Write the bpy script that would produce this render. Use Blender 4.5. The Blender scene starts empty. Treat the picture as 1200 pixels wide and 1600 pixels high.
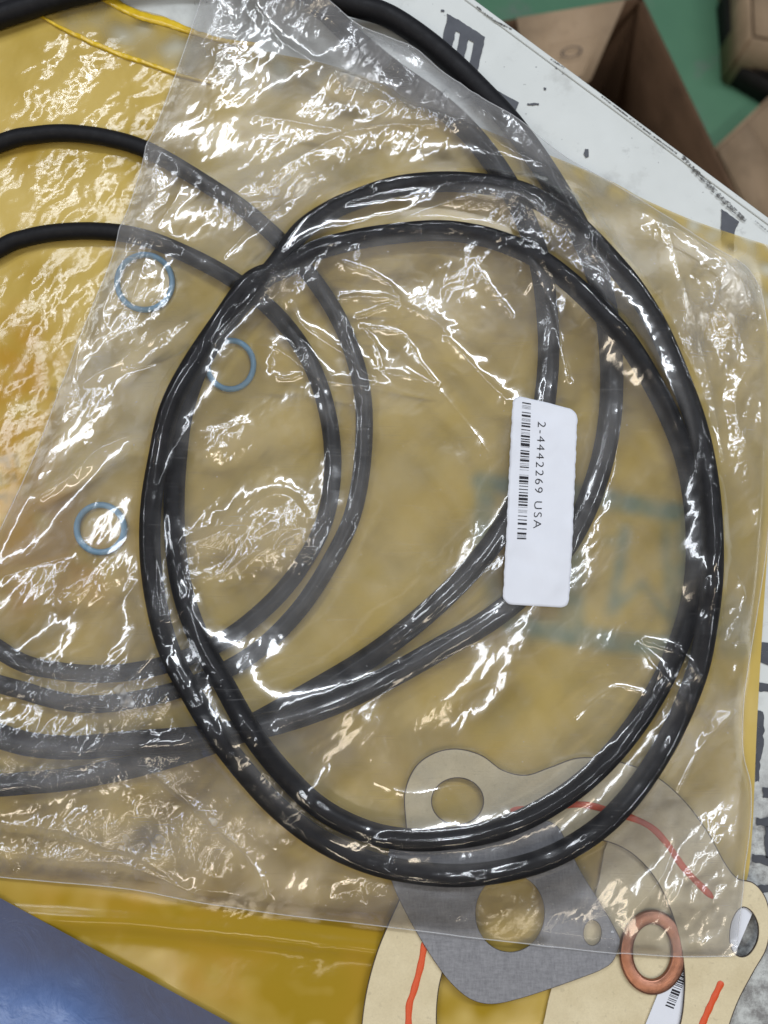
import bpy, bmesh, math, random
import numpy as np
from mathutils import Vector, Matrix

random.seed(7)
rng = np.random.default_rng(11)
scene = bpy.context.scene
COL = scene.collection

# ------------------------------------------------------------------ camera
TILT = math.radians(6.0)
DIST = 0.320
FPX = 1385.6                      # focal length in photo pixels (1200 x 1600)
CAM = Vector((0.0, -DIST * math.sin(TILT), DIST * math.cos(TILT)))
cam_data = bpy.data.cameras.new('camera')
cam_data.sensor_fit = 'VERTICAL'
cam_data.sensor_height = 32.0
cam_data.lens = 32.0 * FPX / 1600.0
cam_data.clip_start = 0.01
cam_data.clip_end = 60.0
cam_data.dof.use_dof = True
cam_data.dof.focus_distance = 0.308
cam_data.dof.aperture_fstop = 9.0
cam = bpy.data.objects.new('camera', cam_data)
cam.location = CAM
cam.rotation_euler = (TILT, 0, 0)
COL.objects.link(cam)
scene.camera = cam

# ------------------------------------------------------------------ world and lamps (a workshop ceiling, plus two added fills)
world = bpy.data.worlds.new('World')
scene.world = world
world.use_nodes = True
world.node_tree.nodes['Background'].inputs[0].default_value = (0.80, 0.86, 1.0, 1)
world.node_tree.nodes['Background'].inputs[1].default_value = 0.12
scene.view_settings.view_transform = 'Standard'
scene.view_settings.look = 'None'
scene.view_settings.exposure = 0.0
scene.view_settings.gamma = 1.0


def lamp(name, loc, target, sx, sy, power, color, spin=0.0):
    d = bpy.data.lights.new(name, 'AREA')
    d.shape = 'RECTANGLE'
    d.size = sx
    d.size_y = sy
    d.energy = power
    d.color = color
    o = bpy.data.objects.new(name, d)
    o.location = loc
    q = (Vector(target) - Vector(loc)).to_track_quat('-Z', 'Y')
    o.rotation_euler = (q.to_matrix() @ Matrix.Rotation(spin, 3, 'Z')).to_euler()
    COL.objects.link(o)
    return o


COOL = (0.88, 0.93, 1.0)
WARM = (1.0, 0.86, 0.66)
lamp('tube_and_fill_lamp', (0.62, 0.70, 1.45), (0.55, 0.62, 0), 1.3, 0.11, 14.7, COOL, math.radians(35))
lamp('tube_and_fill_lamp', (-0.25, 0.95, 1.50), (-0.25, 0.95, 0), 1.3, 0.11, 8.7, COOL, math.radians(35))
lamp('tube_and_fill_lamp', (1.05, -0.15, 1.50), (1.05, -0.15, 0), 1.3, 0.11, 7.4, COOL, math.radians(35))
lamp('tube_and_fill_lamp', (-0.55, -0.75, 1.50), (-0.55, -0.75, 0), 1.2, 0.11, 5.5, WARM, math.radians(35))
lamp('tube_and_fill_lamp', (-1.00, 0.10, 1.50), (-1.00, 0.10, 0), 1.2, 0.11, 6.8, COOL, math.radians(35))  # added fill, for more glints on the clear film
lamp('tube_and_fill_lamp', (0.15, -1.05, 1.50), (0.15, -1.05, 0), 1.2, 0.11, 3.8, WARM, math.radians(35))  # added warm fill, widens the spread of film glints

scene.cycles.max_bounces = 10
scene.cycles.transparent_max_bounces = 16
scene.cycles.caustics_reflective = False
scene.cycles.caustics_refractive = False
scene.cycles.sample_clamp_indirect = 4.0


# ------------------------------------------------------------------ measuring: where a sight line meets a level plane
def P(px, py, z=0.0):
    x = (px - 600.0) / FPX
    y = (800.0 - py) / FPX
    d = Vector((x, y * math.cos(TILT) + math.sin(TILT), y * math.sin(TILT) - math.cos(TILT)))
    t = (z - CAM.z) / d.z
    return Vector((CAM.x + d.x * t, CAM.y + d.y * t, z))


def PXY(pts, z=0.0):
    """array version: pts (n,2) pixels, z scalar or (n,)"""
    pts = np.asarray(pts, float)
    z = np.broadcast_to(np.asarray(z, float), (len(pts),))
    x = (pts[:, 0] - 600.0) / FPX
    y = (800.0 - pts[:, 1]) / FPX
    dy = y * math.cos(TILT) + math.sin(TILT)
    dz = y * math.sin(TILT) - math.cos(TILT)
    t = (z - CAM.z) / dz
    return np.stack([x * t, CAM.y + dy * t], 1)


# ------------------------------------------------------------------ object helpers
def tag(o, label=None, cat=None, group=None, kind=None):
    if label: o['label'] = label
    if cat: o['category'] = cat
    if group: o['group'] = group
    if kind: o['kind'] = kind
    return o


def empty(name, loc=(0, 0, 0)):
    o = bpy.data.objects.new(name, None)
    o.location = loc
    o.empty_display_size = 0.02
    COL.objects.link(o)
    return o


def link_mesh(name, me, mat, parent=None, smooth=False):
    if mat is not None:
        for m in (mat if isinstance(mat, (list, tuple)) else [mat]):
            me.materials.append(m)
    if smooth:
        me.polygons.foreach_set('use_smooth', np.ones(len(me.polygons), dtype=bool))
    me.update()
    o = bpy.data.objects.new(name, me)
    COL.objects.link(o)
    if parent is not None:
        o.parent = parent
        o.matrix_parent_inverse = Matrix.Translation(-Vector(parent.location))
    return o


def mesh_from(name, verts, faces):
    """verts (n,3) array, faces (m,k) int array"""
    verts = np.asarray(verts, np.float32)
    faces = np.asarray(faces, np.int32)
    me = bpy.data.meshes.new(name)
    me.vertices.add(len(verts))
    me.vertices.foreach_set('co', verts.ravel())
    k = faces.shape[1]
    me.loops.add(faces.size)
    me.loops.foreach_set('vertex_index', faces.ravel())
    me.polygons.add(len(faces))
    me.polygons.foreach_set('loop_start', np.arange(0, faces.size, k, dtype=np.int32))
    me.polygons.foreach_set('loop_total', np.full(len(faces), k, dtype=np.int32))
    me.update(calc_edges=True)
    return me


def grid_faces(nu, nv, wrap_u=False, wrap_v=False):
    iu = np.arange(nu if wrap_u else nu - 1)
    iv = np.arange(nv if wrap_v else nv - 1)
    U, V = np.meshgrid(iu, iv, indexing='ij')
    a = U * nv + V
    b = ((U + 1) % nu) * nv + V
    c = ((U + 1) % nu) * nv + (V + 1) % nv
    d = U * nv + (V + 1) % nv
    return np.stack([a.ravel(), b.ravel(), c.ravel(), d.ravel()], 1)


def set_attr(me, name, arr):
    a = me.attributes.new(name, 'FLOAT', 'POINT')
    a.data.foreach_set('value', np.asarray(arr, np.float32).ravel())


def catmull(pts, n, closed=True):
    pts = np.asarray(pts, float)
    m = len(pts)
    if closed:
        idx = lambda i: pts[i % m]
        segs = m
    else:
        idx = lambda i: pts[min(max(i, 0), m - 1)]
        segs = m - 1
    out = []
    for i in range(segs):
        p0, p1, p2, p3 = idx(i - 1), idx(i), idx(i + 1), idx(i + 2)
        for k in range(16):
            t = k / 16.0
            out.append(0.5 * ((2 * p1) + (-p0 + p2) * t + (2 * p0 - 5 * p1 + 4 * p2 - p3) * t * t
                              + (-p0 + 3 * p1 - 3 * p2 + p3) * t ** 3))
    if not closed:
        out.append(pts[-1])
    out = np.array(out)
    ext = np.vstack([out, out[:1]]) if closed else out
    s = np.concatenate([[0], np.cumsum(np.linalg.norm(np.diff(ext, axis=0), axis=1))])
    t = np.linspace(0, s[-1], n + 1)[:-1] if closed else np.linspace(0, s[-1], n)
    return np.stack([np.interp(t, s, ext[:, j]) for j in range(ext.shape[1])], 1)


def smooth_loop(a, sigma):
    n = len(a)
    f = np.fft.fft(a)
    k = np.fft.fftfreq(n)
    return np.real(np.fft.ifft(f * np.exp(-2 * (math.pi * k * sigma) ** 2)))


# ------------------------------------------------------------------ height map of what lies on the table
RES = 0.0003
X0, X1, Y0, Y1 = -0.26, 0.18, -0.25, 0.27
NX = int(round((X1 - X0) / RES)); NY = int(round((Y1 - Y0) / RES))
gx = X0 + (np.arange(NX) + 0.5) * RES
gy = Y0 + (np.arange(NY) + 0.5) * RES
GX, GY = np.meshgrid(gx, gy, indexing='ij')
KX = np.fft.fftfreq(NX, RES)[:, None]
KY = np.fft.rfftfreq(NY, RES)[None, :]


def blur(a, s):
    return np.fft.irfft2(np.fft.rfft2(a) * np.exp(-2 * math.pi ** 2 * s * s * (KX ** 2 + KY ** 2)), s=a.shape)


def noise(lam, aniso=1.0, ang=0.0, bw=0.45):
    """band noise round wavelength lam (m), unit rms; aniso > 1 stretches it along ang"""
    w = np.fft.rfft2(rng.standard_normal((NX, NY)))
    ca, sa = math.cos(ang), math.sin(ang)
    ku = (KX * ca + KY * sa) * aniso
    kv = -KX * sa + KY * ca
    k = np.sqrt(ku ** 2 + kv ** 2) + 1e-9
    n = np.fft.irfft2(w * np.exp(-(np.log(k * lam)) ** 2 / (2 * bw * bw)), s=(NX, NY))
    return n / n.std()


def facets(L, aniso=1.0, ang=0.0, w=0.45):
    """crumpled sheet: random heights on a warped lattice joined by flat triangles; unit rms"""
    ca, sa = math.cos(ang), math.sin(ang)
    wx = blur(rng.standard_normal((NX, NY)), L * 0.9); wx /= wx.std()
    wy = blur(rng.standard_normal((NX, NY)), L * 0.9); wy /= wy.std()
    u = ((GX - X0) * ca + (GY - Y0) * sa) / (L * aniso) + 40 + w * wx
    v = (-(GX - X0) * sa + (GY - Y0) * ca) / L + 400 + w * wy
    iu = np.floor(u).astype(int); iv = np.floor(v).astype(int)
    fu = u - iu; fv = v - iv
    T = rng.standard_normal((1024, 2048))
    g = lambda i, j: T[i % 1024, j % 2048]
    a, b, c, d = g(iu, iv), g(iu + 1, iv), g(iu, iv + 1), g(iu + 1, iv + 1)
    lo = a + (b - a) * fu + (d - b) * fv
    up = a + (d - c) * fu + (c - a) * fv
    h = np.where(fu > fv, lo, up)
    h -= h.mean()
    return h / h.std()


def sample(a, x, y):
    fx = np.clip((np.asarray(x) - X0) / RES - 0.5, 0, NX - 1.001)
    fy = np.clip((np.asarray(y) - Y0) / RES - 0.5, 0, NY - 1.001)
    ix = fx.astype(int); iy = fy.astype(int)
    tx = fx - ix; ty = fy - iy
    return (a[ix, iy] * (1 - tx) * (1 - ty) + a[ix + 1, iy] * tx * (1 - ty)
            + a[ix, iy + 1] * (1 - tx) * ty + a[ix + 1, iy + 1] * tx * ty)


def win(xmin, xmax, ymin, ymax):
    i0 = max(0, int((xmin - X0) / RES)); i1 = min(NX, int((xmax - X0) / RES) + 2)
    j0 = max(0, int((ymin - Y0) / RES)); j1 = min(NY, int((ymax - Y0) / RES) + 2)
    return i0, i1, j0, j1


def polydist(pts, reach):
    """distance to an open polyline, inside reach; returns list of (slices, dist) per segment merged into one array"""
    D = np.full((NX, NY), 1.0, np.float64)
    for a, b in zip(pts[:-1], pts[1:]):
        i0, i1, j0, j1 = win(min(a[0], b[0]) - reach, max(a[0], b[0]) + reach,
                             min(a[1], b[1]) - reach, max(a[1], b[1]) + reach)
        if i1 <= i0 or j1 <= j0: continue
        x = GX[i0:i1, j0:j1]; y = GY[i0:i1, j0:j1]
        dx, dy = b[0] - a[0], b[1] - a[1]
        L = dx * dx + dy * dy + 1e-15
        t = np.clip(((x - a[0]) * dx + (y - a[1]) * dy) / L, 0, 1)
        d = np.hypot(x - a[0] - t * dx, y - a[1] - t * dy)
        D[i0:i1, j0:j1] = np.minimum(D[i0:i1, j0:j1], d)
    return D


def inside(poly):
    """mask of grid cells inside a polygon"""
    m = np.zeros((NX, NY), bool)
    poly = np.asarray(poly)
    n = len(poly)
    for i in range(n):
        x1, y1 = poly[i]; x2, y2 = poly[(i + 1) % n]
        if y1 == y2: continue
        cond = ((GY >= min(y1, y2)) & (GY < max(y1, y2)))
        xi = x1 + (GY - y1) * (x2 - x1) / (y2 - y1)
        m ^= cond & (GX < xi)
    return m


def stamp_tube(H, c, r):
    """raise H to the top of a tube with centre line c (n,3)"""
    n = len(c)
    step = max(1, int(0.0006 / (np.linalg.norm(np.diff(c[:, :2], axis=0), axis=1).mean() + 1e-9)))
    for p in c[::step]:
        i0, i1, j0, j1 = win(p[0] - r, p[0] + r, p[1] - r, p[1] + r)
        if i1 <= i0 or j1 <= j0: continue
        d2 = (GX[i0:i1, j0:j1] - p[0]) ** 2 + (GY[i0:i1, j0:j1] - p[1]) ** 2
        top = np.where(d2 < r * r, p[2] + np.sqrt(np.maximum(r * r - d2, 0)), -1)
        H[i0:i1, j0:j1] = np.maximum(H[i0:i1, j0:j1], top)


def drape(h, sig=(0.030, 0.030, 0.024, 0.024, 0.014, 0.008, 0.005, 0.0035, 0.0022), end=0.0012):
    t = h
    for s in sig:
        t = np.maximum(h, blur(t, s))
    t = blur(t, end)
    return np.maximum(t, h)


# ------------------------------------------------------------------ material helpers
class NT:
    def __init__(self, name):
        self.m = bpy.data.materials.new(name)
        self.m.use_nodes = True
        self.t = self.m.node_tree
        self.t.nodes.clear()
        self.out = self.n('ShaderNodeOutputMaterial')

    def n(self, kind, **kw):
        nd = self.t.nodes.new(kind)
        for k, v in kw.items():
            setattr(nd, k, v)
        return nd

    def l(self, a, b):
        self.t.links.new(a, b)

    def val(self, sock, v):
        if hasattr(v, 'links') or isinstance(v, bpy.types.NodeSocket):
            self.l(v, sock)
        else:
            sock.default_value = v

    def coords(self, scale=1.0):
        g = self.n('ShaderNodeNewGeometry')
        return g.outputs['Position']

    def noise(self, scale, detail=4, rough=0.55, vec=None, dist=0.0):
        nd = self.n('ShaderNodeTexNoise')
        nd.inputs['Scale'].default_value = scale
        nd.inputs['Detail'].default_value = detail
        nd.inputs['Roughness'].default_value = rough
        nd.inputs['Distortion'].default_value = dist
        self.l(vec if vec is not None else self.coords(), nd.inputs['Vector'])
        return nd.outputs['Fac']

    def ramp(self, fac, stops):
        r = self.n('ShaderNodeValToRGB')
        e = r.color_ramp.elements
        while len(e) < len(stops): e.new(0.5)
        for el, (p, c) in zip(e, stops):
            el.position = p
            el.color = (c, c, c, 1) if isinstance(c, (int, float)) else (*c, 1)
        self.l(fac, r.inputs['Fac'])
        return r.outputs['Color']

    def math(self, op, a, b=0.0, clamp=False):
        m = self.n('ShaderNodeMath', operation=op, use_clamp=clamp)
        self.val(m.inputs[0], a); self.val(m.inputs[1], b)
        return m.outputs[0]

    def mix(self, fac, a, b, blend='MIX'):
        m = self.n('ShaderNodeMix', data_type='RGBA', blend_type=blend)
        self.val(m.inputs[0], fac)
        self.val(m.inputs[6], (*a, 1) if isinstance(a, tuple) and len(a) == 3 else a)
        self.val(m.inputs[7], (*b, 1) if isinstance(b, tuple) and len(b) == 3 else b)
        return m.outputs[2]

    def attr(self, name):
        a = self.n('ShaderNodeAttribute', attribute_name=name)
        return a.outputs['Fac']

    def bump(self, h, strength=0.5, dist=0.001):
        b = self.n('ShaderNodeBump')
        b.inputs['Strength'].default_value = strength
        b.inputs['Distance'].default_value = dist
        self.l(h, b.inputs['Height'])
        return b.outputs['Normal']

    def principled(self, color, rough=0.5, normal=None, spec=0.5, metal=0.0, coat=0.0, coat_rough=0.1, alpha=None, sheen=0.0):
        p = self.n('ShaderNodeBsdfPrincipled')
        self.val(p.inputs['Base Color'], (*color, 1) if isinstance(color, tuple) and len(color) == 3 else color)
        self.val(p.inputs['Roughness'], rough)
        self.val(p.inputs['Specular IOR Level'], spec)
        self.val(p.inputs['Metallic'], metal)
        self.val(p.inputs['Coat Weight'], coat)
        self.val(p.inputs['Coat Roughness'], coat_rough)
        if alpha is not None: self.val(p.inputs['Alpha'], alpha)
        if normal is not None: self.l(normal, p.inputs['Normal'])
        return p.outputs[0]

    def finish(self, sh):
        self.l(sh, self.out.inputs['Surface'])
        return self.m


def mat_table():
    m = NT('painted_steel')
    big = m.noise(9, 5, 0.6)
    fine = m.noise(160, 6, 0.7)
    mid = m.noise(38, 6, 0.65)
    col = m.ramp(big, [(0.3, (0.50, 0.52, 0.50)), (0.7, (0.60, 0.62, 0.60))])
    grime = m.ramp(mid, [(0.55, 0.0), (0.72, 1.0)])
    col = m.mix(m.math('MULTIPLY', grime, 0.5), col, (0.27, 0.27, 0.25))
    hair = m.ramp(m.noise(70, 9, 0.8), [(0.60, 0.0), (0.66, 1.0)])
    col = m.mix(m.math('MULTIPLY', hair, 0.30), col, (0.20, 0.20, 0.19))
    specks = m.ramp(m.noise(420, 2, 0.5), [(0.72, 0.0), (0.76, 1.0)])
    col = m.mix(m.math('MULTIPLY', specks, 0.6), col, (0.10, 0.10, 0.10))
    # worn, dirtier corner to the lower right
    g = m.n('ShaderNodeSeparateXYZ'); m.l(m.coords(), g.inputs[0])
    yy = m.math('SUBTRACT', -0.075, g.outputs['Y'])
    low = m.math('MULTIPLY', yy, 30.0, clamp=True)
    wear = m.math('MULTIPLY', low, m.ramp(m.noise(130, 8, 0.75), [(0.42, 0.15), (0.60, 0.95)]))
    col = m.mix(wear, col, (0.17, 0.165, 0.16))
    rough = m.ramp(mid, [(0.3, 0.38), (0.7, 0.6)])
    return m.finish(m.principled(col, rough, m.bump(fine, 0.25, 0.0003), 0.4))


def mat_stencil():
    m = NT('stencil_paint')
    a = m.ramp(m.noise(650, 5, 0.7), [(0.30, 0.0), (0.36, 1.0)])
    col = m.ramp(m.noise(120, 5), [(0.3, (0.035, 0.038, 0.048)), (0.75, (0.065, 0.07, 0.083))])
    return m.finish(m.principled(col, 0.5, None, 0.4, alpha=a))


def mat_scratch():
    m = NT('scratch_grime')
    a = m.ramp(m.noise(900, 5, 0.75), [(0.42, 0.0), (0.56, 0.9)])
    return m.finish(m.principled((0.07, 0.065, 0.06), 0.7, None, 0.3, alpha=a))


def mat_rubber():
    m = NT('black_rubber')
    dust = m.ramp(m.noise(500, 4, 0.7), [(0.5, 0.0), (0.8, 1.0)])
    col = m.mix(m.math('MULTIPLY', dust, 0.25), (0.007, 0.007, 0.0085), (0.03, 0.03, 0.034))
    rough = m.ramp(m.noise(220, 4), [(0.3, 0.50), (0.7, 0.64)])
    return m.finish(m.principled(col, rough, m.bump(m.noise(1800, 3), 0.12, 0.0002), 0.2))


def mat_blue_ring():
    m = NT('blue_rubber')
    col = m.ramp(m.noise(300, 4), [(0.3, (0.13, 0.31, 0.48)), (0.7, (0.19, 0.40, 0.58))])
    return m.finish(m.principled(col, 0.4, None, 0.4))


def mat_film(name, haze=0.10, gloss=1.0, rough=0.085, bump=0.5):
    m = NT(name)
    tr = m.n('ShaderNodeBsdfTransparent')
    tr.inputs[0].default_value = (0.995, 0.995, 0.995, 1)
    n2 = m.noise(700, 2, 0.6, dist=0.5)
    h = n2
    cr = m.attr('crinkle')
    b = m.n('ShaderNodeBump')
    b.inputs['Distance'].default_value = 0.0006
    m.l(m.math('ADD', m.math('MULTIPLY', cr, bump), bump * 0.05), b.inputs['Strength'])
    m.l(h, b.inputs['Height'])
    df = m.n('ShaderNodeBsdfDiffuse'); df.inputs[0].default_value = (0.87, 0.86, 0.86, 1)
    tl = m.n('ShaderNodeBsdfTranslucent'); tl.inputs[0].default_value = (0.90, 0.88, 0.84, 1)
    sc = m.n('ShaderNodeMixShader'); sc.inputs[0].default_value = 0.5
    m.l(df.outputs[0], sc.inputs[1]); m.l(tl.outputs[0], sc.inputs[2])
    hz = m.math('MULTIPLY', m.attr('haze'), haze)
    hz = m.math('MULTIPLY', hz, 1.0, clamp=True)
    for rot, sc_ in ((0.5, 1.0), (-0.9, 1.3)):
        mp = m.n('ShaderNodeMapping'); m.l(m.coords(), mp.inputs[0])
        mp.inputs['Rotation'].default_value = (0, 0, rot)
        mp.inputs['Scale'].default_value = (60 * sc_, 2200 * sc_, 60)
        st = m.noise(1.0, 1, 0.5, mp.outputs[0], dist=0.15)
        hz = m.math('ADD', hz, m.math('MULTIPLY', m.ramp(st, [(0.70, 0.0), (0.78, 1.0)]), 0.10), clamp=True)
    dust = m.ramp(m.noise(1100, 1, 0.3), [(0.80, 0.0), (0.84, 1.0)])
    hz = m.math('ADD', hz, m.math('MULTIPLY', dust, 0.5), clamp=True)
    body = m.n('ShaderNodeMixShader')
    m.l(hz, body.inputs[0]); m.l(tr.outputs[0], body.inputs[1]); m.l(sc.outputs[0], body.inputs[2])
    gl = m.n('ShaderNodeBsdfGlossy', distribution='GGX')
    gl.inputs['Color'].default_value = (1, 1, 1, 1)
    gl.inputs['Roughness'].default_value = rough
    m.l(b.outputs[0], gl.inputs['Normal'])
    g2 = m.n('ShaderNodeBsdfGlossy', distribution='GGX')
    g2.inputs['Roughness'].default_value = 0.17
    m.l(b.outputs[0], g2.inputs['Normal'])
    gm = m.n('ShaderNodeMixShader'); gm.inputs[0].default_value = 0.46
    m.l(gl.outputs[0], gm.inputs[1]); m.l(g2.outputs[0], gm.inputs[2])
    gl = gm
    fr = m.n('ShaderNodeFresnel'); fr.inputs['IOR'].default_value = 1.5
    gloss = m.math('SUBTRACT', gloss, m.math('MULTIPLY', m.attr('contact'), gloss * 0.85))
    m.l(b.outputs[0], fr.inputs['Normal'])
    f = m.math('MULTIPLY', fr.outputs[0], gloss, clamp=True)
    fin = m.n('ShaderNodeMixShader')
    m.l(f, fin.inputs[0]); m.l(body.outputs[0], fin.inputs[1]); m.l(gl.outputs[0], fin.inputs[2])
    return m.finish(fin.outputs[0])


def mat_yellow():
    m = NT('yellow_poly_film')
    v = m.noise(26, 4, 0.55)
    col = m.ramp(v, [(0.30, (0.50, 0.355, 0.085)), (0.52, (0.55, 0.405, 0.120)), (0.75, (0.60, 0.455, 0.17))])
    col = m.mix(m.attr('deep_shade'), col, (0.31, 0.20, 0.010))  # shade of the bottom strip put into a deeper yellow
    col = m.mix(m.attr('orange'), col, (0.42, 0.235, 0.03))
    col = m.mix(m.attr('green_print'), col, (0.23, 0.27, 0.18))
    col = m.mix(m.attr('dark_print'), col, (0.10, 0.10, 0.05))
    vo = m.n('ShaderNodeTexVoronoi', feature='F1'); m.l(m.coords(), vo.inputs['Vector']); vo.inputs['Scale'].default_value = 420
    bb = m.n('ShaderNodeBump'); bb.inputs['Distance'].default_value = 0.0006
    m.l(m.math('ADD', vo.outputs['Distance'], m.noise(500, 3, 0.6, dist=0.7)), bb.inputs['Height'])
    m.l(m.math('ADD', m.math('MULTIPLY', m.attr('crinkle'), 0.16), 0.015), bb.inputs['Strength'])
    b = bb.outputs[0]
    op = m.n('ShaderNodeBsdfPrincipled')
    m.l(col, op.inputs['Base Color'])
    op.inputs['Roughness'].default_value = 0.14
    m.l(m.math('ADD', m.math('MULTIPLY', m.attr('crinkle'), 0.75), 0.22), op.inputs['Specular IOR Level'])
    m.l(b, op.inputs['Normal'])
    tr = m.n('ShaderNodeBsdfTransparent'); tr.inputs[0].default_value = (0.90, 0.88, 0.82, 1)
    mx = m.n('ShaderNodeMixShader')
    m.l(m.attr('cover'), mx.inputs[0]); m.l(tr.outputs[0], mx.inputs[1]); m.l(op.outputs[0], mx.inputs[2])
    return m.finish(mx.outputs[0])


def mat_zip():
    m = NT('yellow_zip_plastic')
    col = m.ramp(m.noise(200, 4), [(0.3, (0.56, 0.36, 0.01)), (0.7, (0.72, 0.49, 0.03))])
    return m.finish(m.principled(col, 0.28, m.bump(m.noise(500, 3), 0.3, 0.0004), 0.6))


def mat_paper(name='label_paper'):
    m = NT(name)
    col = m.ramp(m.noise(120, 5), [(0.3, (0.66, 0.68, 0.735)), (0.7, (0.69, 0.71, 0.765))])
    return m.finish(m.principled(col, 0.62, m.bump(m.noise(900, 4), 0.12, 0.0002), 0.3))


def mat_ink():
    m = NT('black_ink')
    return m.finish(m.principled((0.02, 0.02, 0.025), 0.6, None, 0.2))


def mat_ink_faint():
    m = NT('faint_grey_ink')
    return m.finish(m.principled((0.30, 0.31, 0.33), 0.6, None, 0.2))


def mat_gasket_cream():
    m = NT('cream_gasket_coating')
    col = m.ramp(m.noise(60, 8, 0.7), [(0.3, (0.57, 0.48, 0.30)), (0.7, (0.70, 0.61, 0.41))])
    col = m.mix(m.math('MULTIPLY', m.ramp(m.noise(1400, 4, 0.8), [(0.4, 0.0), (0.7, 1.0)]), 0.30), col, (0.42, 0.35, 0.22))
    col = m.mix(m.math('MULTIPLY', m.ramp(m.noise(500, 3), [(0.62, 0.0), (0.72, 1.0)]), 0.35), col, (0.36, 0.30, 0.2))
    return m.finish(m.principled(col, 0.55, m.bump(m.noise(700, 4), 0.15, 0.0002), 0.35))


def mat_core():
    m = NT('dark_gasket_core')
    col = m.ramp(m.noise(400, 3), [(0.3, (0.03, 0.022, 0.016)), (0.7, (0.075, 0.05, 0.035))])
    return m.finish(m.principled(col, 0.5))


def mat_grey_gasket():
    m = NT('grey_fibre')
    pos = m.coords()
    mp = m.n('ShaderNodeMapping'); m.l(pos, mp.inputs[0])
    mp.inputs['Rotation'].default_value = (0, 0, 0.12)
    mp.inputs['Scale'].default_value = (1.0, 0.22, 1)
    f1 = m.noise(1500, 3, 0.7, mp.outputs[0])
    mp2 = m.n('ShaderNodeMapping'); m.l(pos, mp2.inputs[0])
    mp2.inputs['Rotation'].default_value = (0, 0, 0.12)
    mp2.inputs['Scale'].default_value = (0.25, 1, 1)
    f2 = m.noise(1500, 3, 0.7, mp2.outputs[0])
    f = m.math('MULTIPLY', m.math('ADD', f1, f2), 0.5)
    col = m.ramp(f, [(0.35, (0.15, 0.152, 0.166)), (0.62, (0.245, 0.247, 0.262))])
    return m.finish(m.principled(col, 0.5, m.bump(f, 0.5, 0.0003), 0.4))


def mat_bead():
    m = NT('red_sealing_bead')
    return m.finish(m.principled((0.62, 0.075, 0.015), 0.4, m.bump(m.noise(500, 3), 0.2, 0.0003), 0.5))


def mat_copper():
    m = NT('copper')
    col = m.ramp(m.noise(260, 4), [(0.3, (0.27, 0.125, 0.08)), (0.7, (0.40, 0.19, 0.125))])
    return m.finish(m.principled(col, 0.34, m.bump(m.noise(900, 3), 0.15, 0.0002), 0.5, metal=0.9))


def mat_blue():
    m = NT('blue_plastic')
    c = m.ramp(m.noise(120, 7, 0.70, dist=1.2), [(0.35, (0.085, 0.145, 0.32)), (0.60, (0.12, 0.19, 0.39)), (0.76, (0.22, 0.30, 0.49))])
    c = m.mix(m.attr('rim'), c, (0.115, 0.125, 0.19))
    return m.finish(m.principled(c, 0.36, m.bump(m.noise(90, 5, 0.6, dist=1.5), 0.35, 0.0015), 0.5))


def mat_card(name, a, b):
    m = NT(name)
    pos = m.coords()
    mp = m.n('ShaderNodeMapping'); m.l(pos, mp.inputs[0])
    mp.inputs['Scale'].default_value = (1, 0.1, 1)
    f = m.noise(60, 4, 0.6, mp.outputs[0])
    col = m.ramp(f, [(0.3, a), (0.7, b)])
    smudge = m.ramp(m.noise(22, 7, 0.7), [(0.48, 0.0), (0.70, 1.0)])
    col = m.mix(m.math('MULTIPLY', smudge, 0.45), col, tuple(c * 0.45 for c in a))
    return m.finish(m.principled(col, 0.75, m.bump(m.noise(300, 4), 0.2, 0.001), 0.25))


def mat_floor():
    m = NT('green_painted_concrete')
    col = m.ramp(m.noise(5, 7, 0.6), [(0.3, (0.075, 0.19, 0.11)), (0.7, (0.105, 0.245, 0.14))])
    worn = m.ramp(m.noise(14, 8, 0.7), [(0.56, 0.0), (0.68, 1.0)])
    col = m.mix(m.math('MULTIPLY', worn, 0.8), col, (0.17, 0.19, 0.17))
    return m.finish(m.principled(col, 0.45, m.bump(m.noise(40, 6), 0.3, 0.002), 0.4))


M = dict(table=mat_table(), stencil=mat_stencil(), scratch=mat_scratch(), rubber=mat_rubber(), blue_ring=mat_blue_ring(),
         film=mat_film('clear_film_front', 0.088, 2.15, 0.062, 0.35), film_back=mat_film('clear_film_back', 0.030, 0.14, 0.16, 0.2),
         yellow=mat_yellow(), zip=mat_zip(), paper=mat_paper(), ink=mat_ink(), faint=mat_ink_faint(),
         cream=mat_gasket_cream(), core=mat_core(), grey=mat_grey_gasket(), bead=mat_bead(), copper=mat_copper(),
         blue=mat_blue(), card=mat_card('cardboard', (0.37, 0.255, 0.155), (0.43, 0.305, 0.195)),
         card_shaded=mat_card('cardboard_shaded', (0.095, 0.052, 0.027), (0.125, 0.070, 0.038)), floor=mat_floor())  # interior shade of the open carton put into a darker cardboard colour
M['gap_shade'] = mat_card('gap_shade_black', (0.012, 0.010, 0.009), (0.02, 0.017, 0.014))  # near-black colour paints the shade in the gap between cartons
m_ = NT('pale_film_edge')
M['edge'] = m_.finish(m_.principled((0.75, 0.76, 0.78), 0.25, None, 0.8, alpha=0.30))

# ------------------------------------------------------------------ the table
EA, EB = P(735, 0), P(1200, 345)          # the far edge of the table top
ed = (EB - EA).normalized()               # along the edge
en = Vector((-ed.y, ed.x, 0))             # outwards (up right)
FAR_A = EA - ed * 0.9
FAR_B = EA + ed * 1.1


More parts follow.
